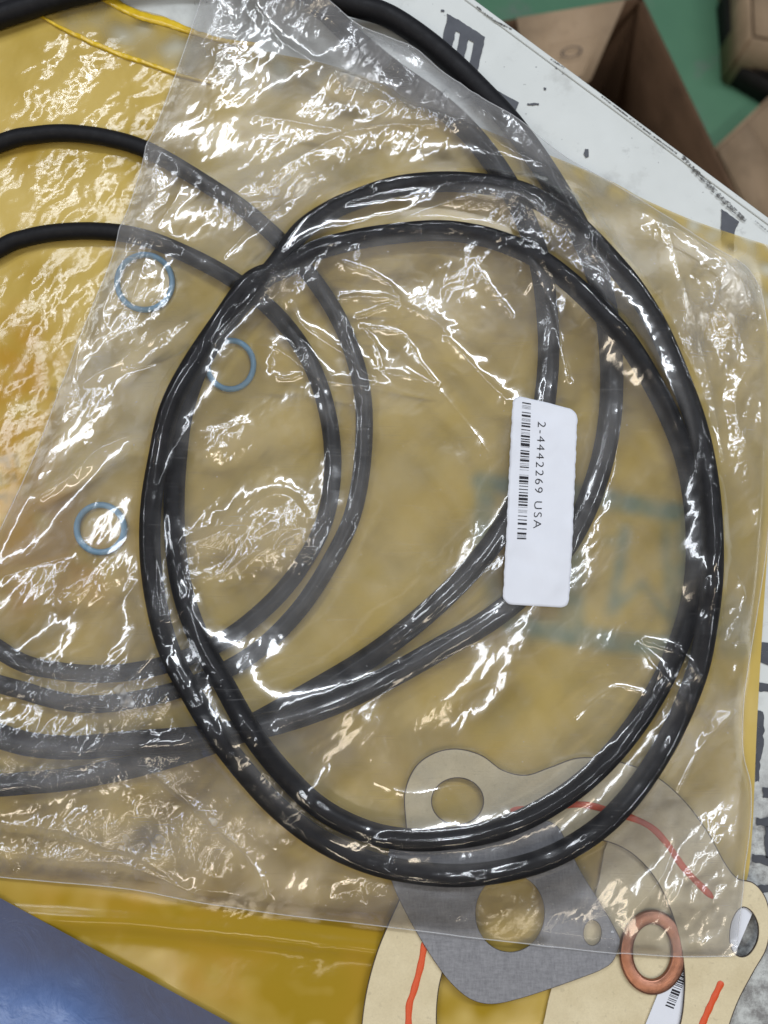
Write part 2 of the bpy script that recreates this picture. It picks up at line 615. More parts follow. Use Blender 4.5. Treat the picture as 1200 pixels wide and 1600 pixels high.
def slab(name, outline, z0, z1, mat, parent=None, bevel=0.0):
    bm = bmesh.new()
    vs = [bm.verts.new((p[0], p[1], z0)) for p in outline]
    f = bm.faces.new(vs)
    if f.normal.z > 0: f.normal_flip()
    r = bmesh.ops.extrude_face_region(bm, geom=[f])
    for v in [g for g in r['geom'] if isinstance(g, bmesh.types.BMVert)]:
        v.co.z = z1
    bmesh.ops.recalc_face_normals(bm, faces=bm.faces)
    if bevel:
        bmesh.ops.bevel(bm, geom=[e for e in bm.edges if all(abs(v.co.z - z1) < 1e-9 for v in e.verts)],
                        offset=bevel, segments=3, affect='EDGES', profile=0.5)
    me = bpy.data.meshes.new(name)
    bm.to_mesh(me); bm.free()
    return link_mesh(name, me, mat, parent)


table = empty('work_table', (0, 0, -0.75))
tag(table, 'white painted steel work table top with worn black stencilled letters under the bags', 'table')
top_out = [FAR_A, FAR_B, FAR_B - en * 0.8, FAR_A - en * 0.8]
slab('table_top', top_out, -0.030, 0.0, M['table'], table, 0.0016)
# folded sheet lip standing a little proud along the far edge
lip = [EA - ed * 0.6 - en * 0.0015, EA + ed * 0.7 - en * 0.0015, EA + ed * 0.7 + en * 0.0008, EA - ed * 0.6 + en * 0.0008]
slab('edge_lip', lip, -0.040, 0.0006, M['table'], table, 0.0004)
for c in (FAR_A - en * 0.05 + ed * 0.05, FAR_B - en * 0.05 - ed * 0.05, FAR_B - en * 0.75 - ed * 0.05, FAR_A - en * 0.75 + ed * 0.05):
    q = [c + Vector(v) * 0.02 for v in ((-1, -1, 0), (1, -1, 0), (1, 1, 0), (-1, 1, 0))]
    slab('leg', q, -0.75, -0.0305, M['table'], table)


def ragged(pts_px, jit=1.4, step=6):
    pts = []
    n = len(pts_px)
    for i in range(n):
        a = np.array(pts_px[i], float); b = np.array(pts_px[(i + 1) % n], float)
        k = max(2, int(np.linalg.norm(b - a) / step))
        for j in range(k):
            p = a + (b - a) * j / k
            pts.append(p + rng.normal(0, jit, 2) * (0.4 if j == 0 else 1))
    return pts


def flat_sheet(name, pts_px, z, mat, parent):
    bm = bmesh.new()
    vs = [bm.verts.new(P(p[0], p[1], z)) for p in pts_px]
    f = bm.faces.new(vs)
    f.normal_update()
    if f.normal.z < 0: f.normal_flip()
    bmesh.ops.triangulate(bm, faces=[f])
    me = bpy.data.meshes.new(name)
    bm.to_mesh(me); bm.free()
    return link_mesh(name, me, mat, parent)


ST = [
    [(698, 21), (712, 29), (734, 42), (758, 58), (756, 70), (751, 88), (744, 122), (733, 117), (731, 108), (736, 90), (740, 66), (732, 61),
     (728, 80), (722, 102), (712, 96), (714, 80), (719, 52), (712, 48), (708, 66), (702, 88), (688, 76), (693, 52), (699, 30)],
    [(752, 128), (782, 144), (811, 160), (806, 172), (803, 188), (780, 178), (762, 160)],
    [(1127, 326), (1140, 336), (1155, 346), (1148, 362), (1146, 398), (1128, 398), (1127, 350)],
]
for s in ST:
    flat_sheet('stencil_letter', ragged(s, 0.55, 5), 0.0004, M['stencil'], table)
SIDE = [
    [(1188, 1004), (1204, 1004), (1204, 1040), (1186, 1034)],
    [(1185, 1066), (1204, 1068), (1204, 1080), (1184, 1080)],
    [(1183, 1110), (1193, 1112), (1194, 1165), (1187, 1190), (1186, 1222), (1180, 1222), (1181, 1160)],
    [(1191, 1230), (1206, 1232), (1206, 1248), (1192, 1246)],
    [(1183, 1277), (1206, 1279), (1206, 1292), (1182, 1290)],
    [(1195, 1292), (1206, 1292), (1206, 1340), (1196, 1340)],
    [(1176, 1334), (1206, 1340), (1206, 1354), (1175, 1346)],
    [(1188, 1398), (1206, 1392), (1206, 1380), (1184, 1384)],
]
for s in SIDE:
    flat_sheet('stencil_letter', ragged(s, 0.9, 5), 0.0004, M['stencil'], table)
CHIPS = [[(914, 232), (919, 233), (920, 245), (915, 247), (912, 240)], [(824, 161), (842, 161), (842, 164), (825, 164)],
         [(850, 136), (854, 137), (853, 141), (850, 140)], [(902, 119), (907, 120), (905, 125), (901, 123)],
         [(689, 15), (695, 16), (694, 19), (689, 18)], [(871, 99), (874, 100), (870, 108), (868, 106)]]
for s in CHIPS:
    flat_sheet('paint_chip', ragged(s, 0.5, 4), 0.0004, M['stencil'], table)


def ribbon_px(path, w, z):
    path = catmull(path, max(8, len(path) * 10), closed=False)
    d = np.gradient(path, axis=0)
    d /= np.linalg.norm(d, axis=1)[:, None] + 1e-9
    nn = np.stack([-d[:, 1], d[:, 0]], 1)
    ww = (w * (0.6 + 0.8 * rng.random(len(path))))[:, None] / 2
    return [tuple(p) for p in path + nn * ww] + [tuple(p) for p in (path - nn * ww)[::-1]]


SCR = [([(940, 150), (985, 185), (1020, 212), (1058, 240)], 2.2), ([(1066, 244), (1090, 270), (1130, 312), (1165, 345)], 7.0),
       ([(745, 10), (770, 30), (800, 46)], 2.6), ([(860, 92), (882, 106)], 2.5), ([(1180, 345), (1200, 362)], 2)]
for path, w in SCR:
    pts = ribbon_px(path, w, 0)
    n = len(pts) // 2
    v = np.array([list(P(p[0], p[1], 0.0008)) for p in pts])
    a = np.arange(n - 1)
    faces = np.stack([a, a + 1, 2 * n - 2 - a, 2 * n - 1 - a], 1)
    link_mesh('scratch', mesh_from('scratch', v, faces[:, ::-1]), M['scratch'], table)

# ------------------------------------------------------------------ yellow bag: surface heights and prints
Y_OUT = [(-330, -420), (60, -300), (150, -30), (200, 12), (255, 28), (300, 52), (420, 84), (520, 104), (640, 150), (740, 196), (850, 240), (950, 282),
         (1010, 312), (1090, 346), (1200, 384), (1214, 520), (1206, 760), (1194, 950), (1184, 1120), (1176, 1300), (1166, 1380), (1138, 1412), (1126, 1520), (1110, 1680), (1100, 1780),
         (600, 1800), (-340, 1820)]
yo = PXY(Y_OUT, 0.001)
ymask_hard = inside(yo)
ym = np.clip(blur(ymask_hard.astype(float), 0.0022), 0, 1)
edge_rise = np.clip((ym - 0.5) * 2, 0, 1)



def blobs(lst):
    a = np.zeros((NX, NY))
    for px, py, rx, ry, amp in lst:
        c = P(px, py, 0.005)
        a += amp * np.exp(-(((GX - c.x) * 4328 / rx) ** 2 + ((GY - c.y) * 4328 / ry) ** 2))
    return np.clip(a, 0, 1.6)


YCR = blobs([(70, 120, 90, 90, 1.0), (140, 60, 60, 40, 0.8), (240, 90, 70, 30, 0.5), (100, 280, 130, 60, 0.9), (90, 470, 110, 70, 0.9), (200, 160, 80, 60, .5),
             (30, 640, 60, 80, 0.5), (370, 1430, 50, 30, 0.4), (490, 1500, 40, 30, 0.3), (790, 1430, 60, 40, 0.8)])
yn = 0.13 * noise(0.045) + 0.35 * YCR * noise(0.022, 1.6, 1.1)
yc = 0.26 * (facets(0.010, 1.6, 1.2, .3) + 2.5).clip(0) + 0.15 * facets(0.0045, 1.5, 0.4, .3) + 0.08 * facets(0.0022)
YH = 0.0012 + 0.0010 * np.clip(yn * 0.9 + 1.0, 0, 3) * (0.45 + 0.55 * edge_rise)
YH = YH + 0.001 * yc * (YCR * 1.15 + 0.01)
YH = np.maximum(0.0006, 0.0003 + (YH - 0.0003) * (0.25 + 0.75 * edge_rise))
YH = YH + 0.0016 * np.exp(-(polydist(PXY([(-60, 1425), (200, 1440), (420, 1462), (600, 1484)], 0.002), 0.014) / 0.0035) ** 2)
YSURF = YH.copy()
H = np.where(ymask_hard, YH, 0.0)

# printing on the yellow bag
gp = np.zeros((NX, NY))


def paint(arr, path, w, amp, soft=0.0009):
    p = PXY(path, 0.002)
    d = polydist(p, w / 4328 + 0.006)
    arr[:] = np.maximum(arr, amp * np.clip(0.5 + (w / 2 / 4328 - d) / soft / 2, 0, 1))


for path, w, amp in [([(752, 752), (900, 772), (1088, 806)], 30, 0.62), ([(760, 760), (752, 860)], 30, 0.5),
                     ([(752, 860), (780, 960), (830, 990)], 26, 0.3), ([(800, 975), (940, 1000), (1070, 1014)], 32, 0.60),
                     ([(890, 800), (884, 985)], 26, 0.5), ([(1076, 806), (1060, 1010)], 30, 0.5),
                     ([(976, 825), (968, 880), (956, 955)], 16, 0.6), ([(948, 845), (975, 852)], 12, 0.4),
                     ([(1040, 820), (1046, 930)], 16, 0.5), ([(950, 958), (1003, 912), (1048, 968)], 10, 0.6), ([(905, 815), (902, 975)], 18, 0.5),
                     ([(1140, 960), (1150, 1000)], 60, 0.25)]:
    paint(gp, path, w, amp)
gp = blur(1.85 * gp * (0.8 + 0.2 * np.clip(noise(0.012), -1, 1)), 0.0014)
dp = np.zeros((NX, NY))
for path, w, amp in [([(-30, 720), (8, 718)], 10, .5), ([(10, 714), (14, 730)], 7, .5), ([(20, 712), (26, 712), (28, 728)], 6, .55),
                     ([(0, 742), (2, 756)], 7, .5), ([(10, 743), (14, 742), (16, 752), (11, 755), (10, 743)], 3, .6), ([(22, 742), (24, 750)], 7, .6),
                     ([(-30, 778), (4, 776)], 8, .6), ([(10, 772), (10, 784)], 5, .5), ([(18, 774), (22, 784)], 5, .4), ([(75, 607), (90, 609)], 3, .6)]:
    paint(dp, path, w, amp * 0.9, 0.0006)
dp = blur(dp, 0.0004)
om = blobs([(20, 720, 50, 200, 0.9), (60, 840, 60, 90, 0.8), (110, 870, 110, 90, 0.55), (330, 1530, 70, 60, 0.5), (40, 560, 60, 70, .6),
            (20, 230, 60, 40, 0.3), (700, 1210, 120, 50, .25), (590, 1520, 60, 90, 0.35), (150, 1410, 260, 40, .35)])
om = np.clip(om * (0.8 + 0.3 * noise(0.02)), 0, 0.9)

# the header of the bag, between the two zip strips and above the second, is clear film
hd = PXY([(40, -60), (100, 46), (160, 74), (220, 98), (275, 116), (420, 150), (560, 150), (700, 190), (850, 236), (1000, 290), (1040, 290), (760, 120), (300, -60)], 0.001)
hm = blur(inside(hd).astype(float), 0.0022)
side = PXY([(840, 225), (930, 262), (1010, 290), (1120, 325), (1230, 350), (1230, 520), (1188, 500), (1150, 432), (1090, 385), (1000, 338), (930, 300)], 0.001)
hm2 = blur(inside(side).astype(float), 0.003)
cov = np.clip(1 - 0.58 * hm * (0.85 + 0.30 * noise(0.02)) - 0.62 * hm2 * (0.9 + 0.35 * noise(0.016)), 0.10, 1)


def coons(left, right, top, bottom, nu, nv, z):
    """grid over a patch from four pixel border curves; left/right run top->bottom, top/bottom run left->right"""
    L = catmull(left, nv, False); R = catmull(right, nv, False)
    T = catmull(top, nu, False); B = catmull(bottom, nu, False)
    u = np.linspace(0, 1, nu)[:, None, None]; v = np.linspace(0, 1, nv)[None, :, None]
    S = (1 - v) * T[:, None] + v * B[:, None] + (1 - u) * L[None] + u * R[None]
    S -= (1 - u) * (1 - v) * T[0] + u * (1 - v) * T[-1] + (1 - u) * v * B[0] + u * v * B[-1]
    xy = PXY(S.reshape(-1, 2), z)
    return xy


ybag = empty('yellow_parts_bag', (0, 0, 0.001))
tag(ybag, 'large yellow plastic parts bag lying flat on the white table under everything else', 'plastic bag')
xy = coons([(-330, -120), (-330, 1820)][0:2] if False else [(-340, -120), (-345, 500), (-345, 1200), (-340, 1820)],
           [(1206, 384), (1214, 520), (1206, 760), (1194, 950), (1184, 1120), (1176, 1300), (1166, 1380), (1138, 1412), (1126, 1520), (1110, 1680), (1120, 1800)],
           [(-340, -120), (-100, -110), (60, -70), (150, -22), (200, 8), (255, 24), (300, 46), (420, 80), (520, 102), (640, 148), (740, 194), (850, 238), (950, 280), (1010, 312), (1090, 346), (1206, 384)],
           [(-340, 1820), (200, 1815), (700, 1810), (1120, 1800)], 560, 690, 0.001)
z = sample(YSURF, xy[:, 0], xy[:, 1])
me = mesh_from('yellow_film', np.column_stack([xy, z]), grid_faces(560, 690)[:, ::-1])
set_attr(me, 'green_print', sample(gp, xy[:, 0], xy[:, 1]))
set_attr(me, 'dark_print', sample(dp, xy[:, 0], xy[:, 1]))
set_attr(me, 'orange', sample(om, xy[:, 0], xy[:, 1]))
set_attr(me, 'cover', sample(cov, xy[:, 0], xy[:, 1]))
set_attr(me, 'crinkle', sample(YCR, xy[:, 0], xy[:, 1]))
deep_shade = blobs([(200, 1460, 420, 75, 1.0), (520, 1560, 150, 130, 0.9), (20, 900, 60, 300, 0.3), (200, 40, 130, 60, 0.4), (20, 60, 70, 80, 0.3), (240, 215, 60, 90, 0.5), (60, 240, 150, 30, 0.5), (60, 420, 80, 30, .4), (770, 1580, 90, 30, 0.6), (30, 560, 80, 90, 0.4)])
deep_shade = np.clip(deep_shade * (1.15 + 0.22 * noise(0.018)), 0, 0.95)  # paints in the bottom strip's shade, plus deeper yellow patches at left
set_attr(me, 'deep_shade', sample(deep_shade, xy[:, 0], xy[:, 1]))
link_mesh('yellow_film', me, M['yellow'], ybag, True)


def strip(name, path, widths, h, mat, parent, lift=0.0002):
    """a raised strip along a pixel path, following the yellow surface"""
    p = catmull(path, 90, False)
    w = np.interp(np.linspace(0, 1, 90), np.linspace(0, 1, len(widths)), widths)
    d = np.gradient(p, axis=0); d /= np.linalg.norm(d, axis=1)[:, None]
    nn = np.stack([-d[:, 1], d[:, 0]], 1)
    rows = []
    for k, (o, hh) in enumerate([(-1, 0), (-0.75, 0.8), (-0.2, 1.0), (0.3, 0.7), (0.75, 0.9), (1, 0)]):
        wob = 1 + 0.14 * np.sin(np.arange(90) * 0.9 + k) * (abs(o) < 1) + (rng.random(90) - .5) * .1
        q = PXY(p + nn * (w / 2 * o * wob)[:, None], 0.002)
        zz = sample(YSURF, q[:, 0], q[:, 1]) + lift + h * hh * (0.8 + 0.4 * rng.random(90))
        rows.append(np.column_stack([q, zz]))
    v = np.concatenate(rows)
    me = mesh_from(name, v, grid_faces(len(rows), 90))
    return link_mesh(name, me, mat, parent, True)


strip('zip_strip', [(120, -28), (172, 0), (215, 22), (258, 33), (300, 48), (350, 62), (405, 68)], [14, 16, 17, 17, 9, 7, 5], 0.0012, M['zip'], ybag)
strip('zip_strip', [(40, 12), (92, 44), (130, 63), (160, 76), (200, 92), (240, 106), (275, 118), (330, 132)], [4, 4, 6, 7, 7, 6, 5, 2], 0.0011, M['zip'], ybag)


# ------------------------------------------------------------------ tubes (O-rings)
def tube_mesh(name, c, r, seg=18, flat=1.0):
    n = len(c)
    d = np.roll(c, -1, 0) - np.roll(c, 1, 0)
    d[:, 2] *= 1.0
    d /= np.linalg.norm(d, axis=1)[:, None]
    up = np.array([0, 0, 1.0])
    sd = np.cross(d, up); sd /= np.linalg.norm(sd, axis=1)[:, None]
    nu = np.cross(sd, d)
    a = np.linspace(0, 2 * math.pi, seg, endpoint=False)
    v = (c[:, None, :] + r * (np.cos(a)[None, :, None] * sd[:, None, :] + flat * np.sin(a)[None, :, None] * nu[:, None, :]))
    return mesh_from(name, v.reshape(-1, 3), grid_faces(n, seg, True, True))


def lay_ring(path, r, n=500, zguess=0.006, stiff=14, passes=3, lo=None, base=None, keep=0.92):
    """closed pixel path -> centre line resting on H"""
    px = catmull(path, n, True)
    z = np.full(n, zguess)
    B = H if base is None else base
    for _ in range(passes):
        xy = PXY(px, z)
        d = np.roll(xy, -1, 0) - np.roll(xy, 1, 0)
        d /= np.linalg.norm(d, axis=1)[:, None]
        nn = np.stack([-d[:, 1], d[:, 0]], 1)
        low = sample(B, xy[:, 0], xy[:, 1])
        for o in (-0.6, 0.6):
            q = xy + nn * r * o
            low = np.maximum(low, sample(B, q[:, 0], q[:, 1]) - r * 0.2)
        low = low + r
        t = low.copy()
        for s in (stiff, stiff * 0.7, stiff * 0.4):
            t = np.maximum(low, smooth_loop(t, s))
        z = smooth_loop(t, 3)
    xy = PXY(px, z)
    return np.column_stack([xy, z])


def ring_obj(name, path, r, label, group, mat, n=500, stiff=14, flat=1.0, zguess=0.006, seg=18):
    c = lay_ring(path, r, n, zguess, stiff)
    stamp_tube(H, c, r)
    o = link_mesh(name, tube_mesh(name, c, r, seg, flat), mat, None, True)
    tag(o, label, 'o-ring', group)
    return c


def circle_px(cx, cy, rx, ry=None, n=16):
    ry = ry or rx
    return [(cx + rx * math.cos(2 * math.pi * i / n), cy + ry * math.sin(2 * math.pi * i / n)) for i in range(n)]


GB = 'small blue rings in the yellow bag'
GK = 'black rubber O-rings on the yellow bag'
ring_obj('blue_o_ring', circle_px(226, 441, 43, 43), 0.00105, 'largest pale blue ring, near the left edge of the clear bag', GB, M['blue_ring'], 160, 6)
ring_obj('blue_o_ring', circle_px(360, 570, 36, 38), 0.00105, 'small pale blue ring touching the black coil, between the other two blue rings', GB, M['blue_ring'], 160, 6)
ring_obj('blue_o_ring', circle_px(157, 826, 37, 37), 0.00110, 'small blue ring lying alone left of the black coil, lowest of the three', GB, M['blue_ring'], 160, 6)

A_ = [(0, 224), (55, 211), (110, 208), (175, 217), (235, 237), (310, 280), (395, 338), (470, 412), (530, 500), (564, 600), (568, 700), (552, 800), (515, 880),
      (465, 955), (400, 1018), (320, 1062), (230, 1090), (130, 1100), (40, 1080), (-60, 1040), (-220, 900), (-310, 690), (-280, 460), (-150, 290)]
B_ = [(0, 388), (40, 372), (90, 363), (150, 361), (210, 368), (270, 388), (350, 428), (420, 480), (475, 548), (508, 630), (520, 720), (508, 810), (470, 885),
      (420, 945), (350, 1000), (270, 1035), (180, 1052), (90, 1048), (10, 1022), (-110, 920), (-190, 760), (-180, 590), (-110, 460)]
D_ = [(445, -28), (500, 10), (555, 62), (610, 108), (690, 166), (750, 226), (800, 300), (838, 390), (854, 480), (856, 580), (838, 700), (800, 800), (745, 880),
      (670, 955), (580, 1025), (480, 1085), (380, 1140), (280, 1178), (170, 1206), (60, 1222), (-60, 1220), (-230, 1150), (-360, 960), (-420, 640), (-360, 320), (-210, 120),
      (-60, 36), (90, -12), (220, -44), (350, -52)]
C_ = [(470, -22), (540, 4), (600, 22), (650, 52), (700, 92), (750, 140), (805, 200), (862, 282), (910, 370), (942, 460), (955, 560), (952, 660), (932, 750), (895, 835),
      (840, 905), (770, 965), (690, 1012), (600, 1062), (510, 1103), (420, 1132), (320, 1152), (210, 1160), (100, 1168), (0, 1150), (-150, 1080), (-300, 920), (-370, 640), (-320, 350),
      (-180, 140), (-60, 52), (60, 6), (160, -20), (300, -52), (400, -42)]
ring_obj('o_ring', B_, 0.0031, 'smaller of the two nested thin black rubber rings at the left', GK, M['rubber'], 460, 12)
ring_obj('o_ring', A_, 0.0031, 'larger of the two nested thin black rubber rings at the left', GK, M['rubber'], 500, 12)
# the gaskets lie on the yellow bag, partly under the clear bag
HG = np.zeros((NX, NY))


def plate(name, outer, holes, z0, thick, mat, parent, res=10, grow=0.0, bevel=0.00012):
    """flat plate with holes; outlines are closed pixel loops, smoothed"""
    cu = bpy.data.curves.new('outline', 'CURVE')
    cu.dimensions = '2D'
    cu.fill_mode = 'BOTH'
    cu.extrude = thick / 2 - bevel
    cu.bevel_depth = bevel
    cu.bevel_resolution = 1
    for k, loop in enumerate([outer] + holes):
        pts = PXY(catmull(loop, len(loop) * res, True), z0 + thick)
        if grow:
            d = np.roll(pts, -1, 0) - np.roll(pts, 1, 0); d /= np.linalg.norm(d, axis=1)[:, None]
            nn = np.stack([d[:, 1], -d[:, 0]], 1)
            area = 0.5 * np.sum(pts[:, 0] * np.roll(pts[:, 1], -1) - pts[:, 1] * np.roll(pts[:, 0], -1))
            pts = pts + nn * (grow * (1 if area > 0 else -1) * (1 if k == 0 else -1))
        sp = cu.splines.new('POLY')
        sp.points.add(len(pts) - 1)
        for i, p in enumerate(pts): sp.points[i].co = (p[0], p[1], 0, 1)
        sp.use_cyclic_u = True
    tmp = bpy.data.objects.new('tmp', cu)
    COL.objects.link(tmp)
    bpy.context.view_layer.update()
    me = bpy.data.meshes.new_from_object(tmp.evaluated_get(bpy.context.evaluated_depsgraph_get()))
    bpy.data.objects.remove(tmp)
    bpy.data.curves.remove(cu)
    me.materials.clear()
    co = np.zeros(len(me.vertices) * 3, np.float32)
    me.vertices.foreach_get('co', co)
    co = co.reshape(-1, 3)
    co[:, 2] += z0 + thick / 2
    me.vertices.foreach_set('co', co.ravel())
    return link_mesh(name, me, mat, parent)


# tan paper sheet and the second label, under the cream gasket
tan = plate('kraft_sheet', [(842, 1640), (852, 1590), (862, 1545), (880, 1500), (930, 1400), (960, 1300), (1060, 1300), (1100, 1420), (1120, 1560), (1112, 1700), (980, 1720), (850, 1700)], [],
            0.0030, 0.0005, M['cream'], None, 4)
tag(tan, 'beige gasket sheet lying under the copper washer, mostly hidden by the cream gasket', 'gasket sheet')

lab2 = empty('small_part_label', P(1090, 1520, 0.0043))
tag(lab2, 'white barcode label half hidden under the cream gasket beside the copper washer', 'label')
Lx = [(1003, 1615), (1058, 1478), (1082, 1420), (1092, 1408), (1106, 1407), (1165, 1416), (1176, 1426), (1148, 1492), (1096, 1618), (1086, 1628), (1012, 1626)]
v = [P(p[0], p[1], 0.0043) for p in Lx]
slab('label_paper', [(q.x, q.y) for q in v], 0.0040, 0.0043, M['paper'], lab2)


def quad_print(quads, z, name, mat, parent):
    vs = []; fs = []
    for q in quads:
        b = len(vs)
        vs += [tuple(P(p[0], p[1], z)) for p in q]
        fs.append([b, b + 1, b + 2, b + 3])
    me = mesh_from(name, np.array(vs), np.array(fs))
    o = link_mesh(name, me, mat, parent)
    return o


bars2 = []
ax = np.array([1046.0, 1574.0]); bx = np.array([1076.0, 1500.0])
dd = (bx - ax) / np.linalg.norm(bx - ax); pn = np.array([0.93, 0.37])
s = 0.0
rb = random.Random(5)
L2 = np.linalg.norm(bx - ax)
while s < L2:
    w = rb.choice([1.0, 1.4, 2.4, 3.4])
    a = ax + dd * s; b = ax + dd * (s + w)
    bars2.append([tuple(a - pn * 7), tuple(a + pn * 7), tuple(b + pn * 7), tuple(b - pn * 7)])
    s += w + rb.choice([1.0, 1.6, 2.6])
quad_print(bars2, 0.00435, 'barcode', M['ink'], lab2)

G_OUT = [(715, 1172), (752, 1182), (785, 1205), (822, 1213), (862, 1200), (905, 1186), (960, 1190), (1020, 1212), (1066, 1250), (1104, 1300), (1132, 1350), (1152, 1374),
         (1178, 1382), (1196, 1406), (1202, 1442), (1196, 1482), (1176, 1518), (1152, 1564), (1135, 1612), (1115, 1690), (1060, 1760), (900, 1830), (760, 1830), (640, 1770), (584, 1700),
         (567, 1640), (567, 1600), (575, 1545), (590, 1490), (608, 1445), (628, 1398), (640, 1340), (636, 1290), (634, 1240), (650, 1200), (680, 1178)]
G_IN = [(683, 1620), (682, 1560), (694, 1505), (718, 1440), (752, 1382), (802, 1336), (862, 1316), (930, 1310), (985, 1330), (1028, 1376), (1056, 1440), (1069, 1500), (1071, 1550),
        (1062, 1610), (1030, 1680), (960, 1730), (860, 1745), (760, 1720), (704, 1670)]
G_H1 = circle_px(715, 1252, 42, 38, 14)
G_H2 = [(1162, 1416), (1176, 1424), (1186, 1445), (1185, 1470), (1174, 1490), (1160, 1497), (1146, 1490), (1139, 1470), (1141, 1444), (1150, 1424)]
zc = 0.0047
cg = empty('cream_cover_gasket', P(870, 1450, zc))
tag(cg, 'cream cover gasket with two bolt ears and red sealing lines, partly under the clear bag', 'gasket')
plate('gasket_plate', G_OUT, [G_IN, G_H1, G_H2], zc + 0.0004, 0.0005, M['cream'], cg, 10)
plate('gasket_core', G_OUT, [G_IN, G_H1, G_H2], zc, 0.0007, M['core'], cg, 10, grow=0.00032)
ztop = zc + 0.0009


def bead(path, parent, w=0.0011):
    c = catmull(path, 60, False)
    xy = PXY(c, ztop)
    c3 = np.column_stack([xy, np.full(60, ztop + 0.0001)])
    d = np.gradient(c3, axis=0); d /= np.linalg.norm(d, axis=1)[:, None]
    sd = np.cross(d, [0, 0, 1.0])
    a = np.linspace(0, math.pi, 9)
    wv = (w * (1 + 0.08 * np.sin(np.arange(60) * 0.7)) * np.minimum(1, np.minimum(np.arange(60), 59 - np.arange(60)) / 2 + 0.4))[:, None, None]
    v = c3[:, None, :] + wv * (np.cos(a)[None, :, None] * sd[:, None, :] + 0.28 * np.sin(a)[None, :, None] * np.array([0, 0, 1.0]))
    link_mesh('sealing_bead', mesh_from('sealing_bead', v.reshape(-1, 3), grid_faces(60, 9)), M['bead'], parent, True)


bead([(797, 1266), (850, 1263), (905, 1257), (950, 1266), (1010, 1288), (1042, 1318), (1070, 1358), (1114, 1403)], cg)
bead([(664, 1470), (657, 1510), (646, 1550), (639, 1575), (640, 1630), (652, 1680)], cg)
bead([(1128, 1533), (1110, 1571), (1092, 1612), (1070, 1660)], cg)

GG_OUT = [(640, 1306), (690, 1296), (760, 1288), (830, 1282), (868, 1290), (888, 1325), (910, 1368), (938, 1412), (962, 1455), (968, 1472), (958, 1500), (940, 1514), (905, 1528),
          (860, 1544), (810, 1560), (768, 1568), (735, 1560), (705, 1535), (680, 1502), (655, 1462), (634, 1424), (618, 1390), (606, 1350), (616, 1312)]
GG_C = circle_px(797, 1427, 55, 62, 16)
GG_H = circle_px(926, 1458, 15, 21, 10)
GG_H2 = circle_px(668, 1345, 15, 19, 10)
gg = empty('grey_flange_gasket', P(790, 1430, ztop))
tag(gg, 'dark grey fibre flange gasket with a large round hole, lying on the cream gasket', 'gasket')
plate('gasket_plate', GG_OUT, [GG_C, GG_H], ztop + 0.0006, 0.0008, M['grey'], gg, 10)
plate('gasket_core', GG_OUT, [GG_C, GG_H], ztop + 0.0003, 0.0006, M['core'], gg, 10, grow=0.00012)

for loop, zt in ((G_OUT, ztop), (GG_OUT, ztop + 0.0015)):
    m_in = inside(PXY(catmull(loop, 200, True), zt))
    if loop is G_OUT: m_in &= ~inside(PXY(catmull(G_IN, 200, True), zt))
    H = np.maximum(H, np.where(m_in, zt, 0))

# copper washer
zw = 0.0040
wc = P(1019, 1487, zw)
W_OUT = circle_px(1019, 1487, 52, 66, 20)
W_IN = circle_px(1018, 1486, 30, 43, 20)
n = 96
vo = PXY(catmull(W_OUT, n, True), zw); vi = PXY(catmull(W_IN, n, True), zw)
rows = []
for t, zz in ((0, 0), (0, 0.0008), (0.06, 0.00125), (0.16, 0.0014), (0.84, 0.0014), (0.94, 0.00125), (1, 0.0008), (1, 0)):
    rows.append(np.column_stack([vo * (1 - t) + vi * t, np.full(n, zw + zz)]))
me = mesh_from('copper_washer', np.concatenate(rows), grid_faces(len(rows), n, True, True)[:, ::-1])
o = link_mesh('copper_washer', me, M['copper'], None, False)
tag(o, 'copper crush washer inside the opening of the cream gasket, beside the white barcode label', 'washer')
H = np.maximum(H, np.where(inside(vo), zw + 0.0018, 0))

ring_obj('o_ring', D_, 0.0039, 'thick black rubber ring, inner of the two big rings running under the white label', GK, M['rubber'], 640, 16, zguess=0.008)
ring_obj('o_ring', C_, 0.0041, 'thick outermost black rubber ring crossing the white table at the top', GK, M['rubber'], 680, 16, zguess=0.011)

HLOW = H.copy()

# ------------------------------------------------------------------ clear bag, back film
B_LEFT = [(352, -75), (318, 5), (278, 110), (236, 228), (182, 392), (128, 525), (60, 700), (0, 832), (-70, 985), (-150, 1160), (-215, 1338)]
B_RIGHT = [(1148, 404), (1178, 430), (1194, 470), (1204, 560), (1206, 700), (1196, 850), (1180, 960), (1162, 1080), (1160, 1170), (1174, 1230), (1172, 1300), (1160, 1380), (1148, 1492)]
B_TOP = [(352, -75), (420, -38), (480, 2), (560, 50), (640, 82), (700, 127), (760, 168), (800, 192), (880, 250), (960, 292), (1040, 340), (1100, 376), (1148, 404)]
B_BOT = [(-215, 1338), (-100, 1356), (0, 1371), (190, 1387), (300, 1406), (430, 1425), (600, 1442), (750, 1461), (900, 1479), (1000, 1489), (1080, 1493), (1148, 1492)]
bag = empty('clear_poly_bag', (0, 0, 0.004))
tag(bag, 'large crinkled clear plastic bag holding the coiled black ring, with the white label on it', 'plastic bag')

BACKH = drape(HLOW, (0.010, 0.006, 0.004, 0.0025), 0.001) + 0.0004
BACKH += 0.00004 * np.abs(noise(0.009, 2, 0.6)) + 0.00025 * (noise(0.03) + 2).clip(0)

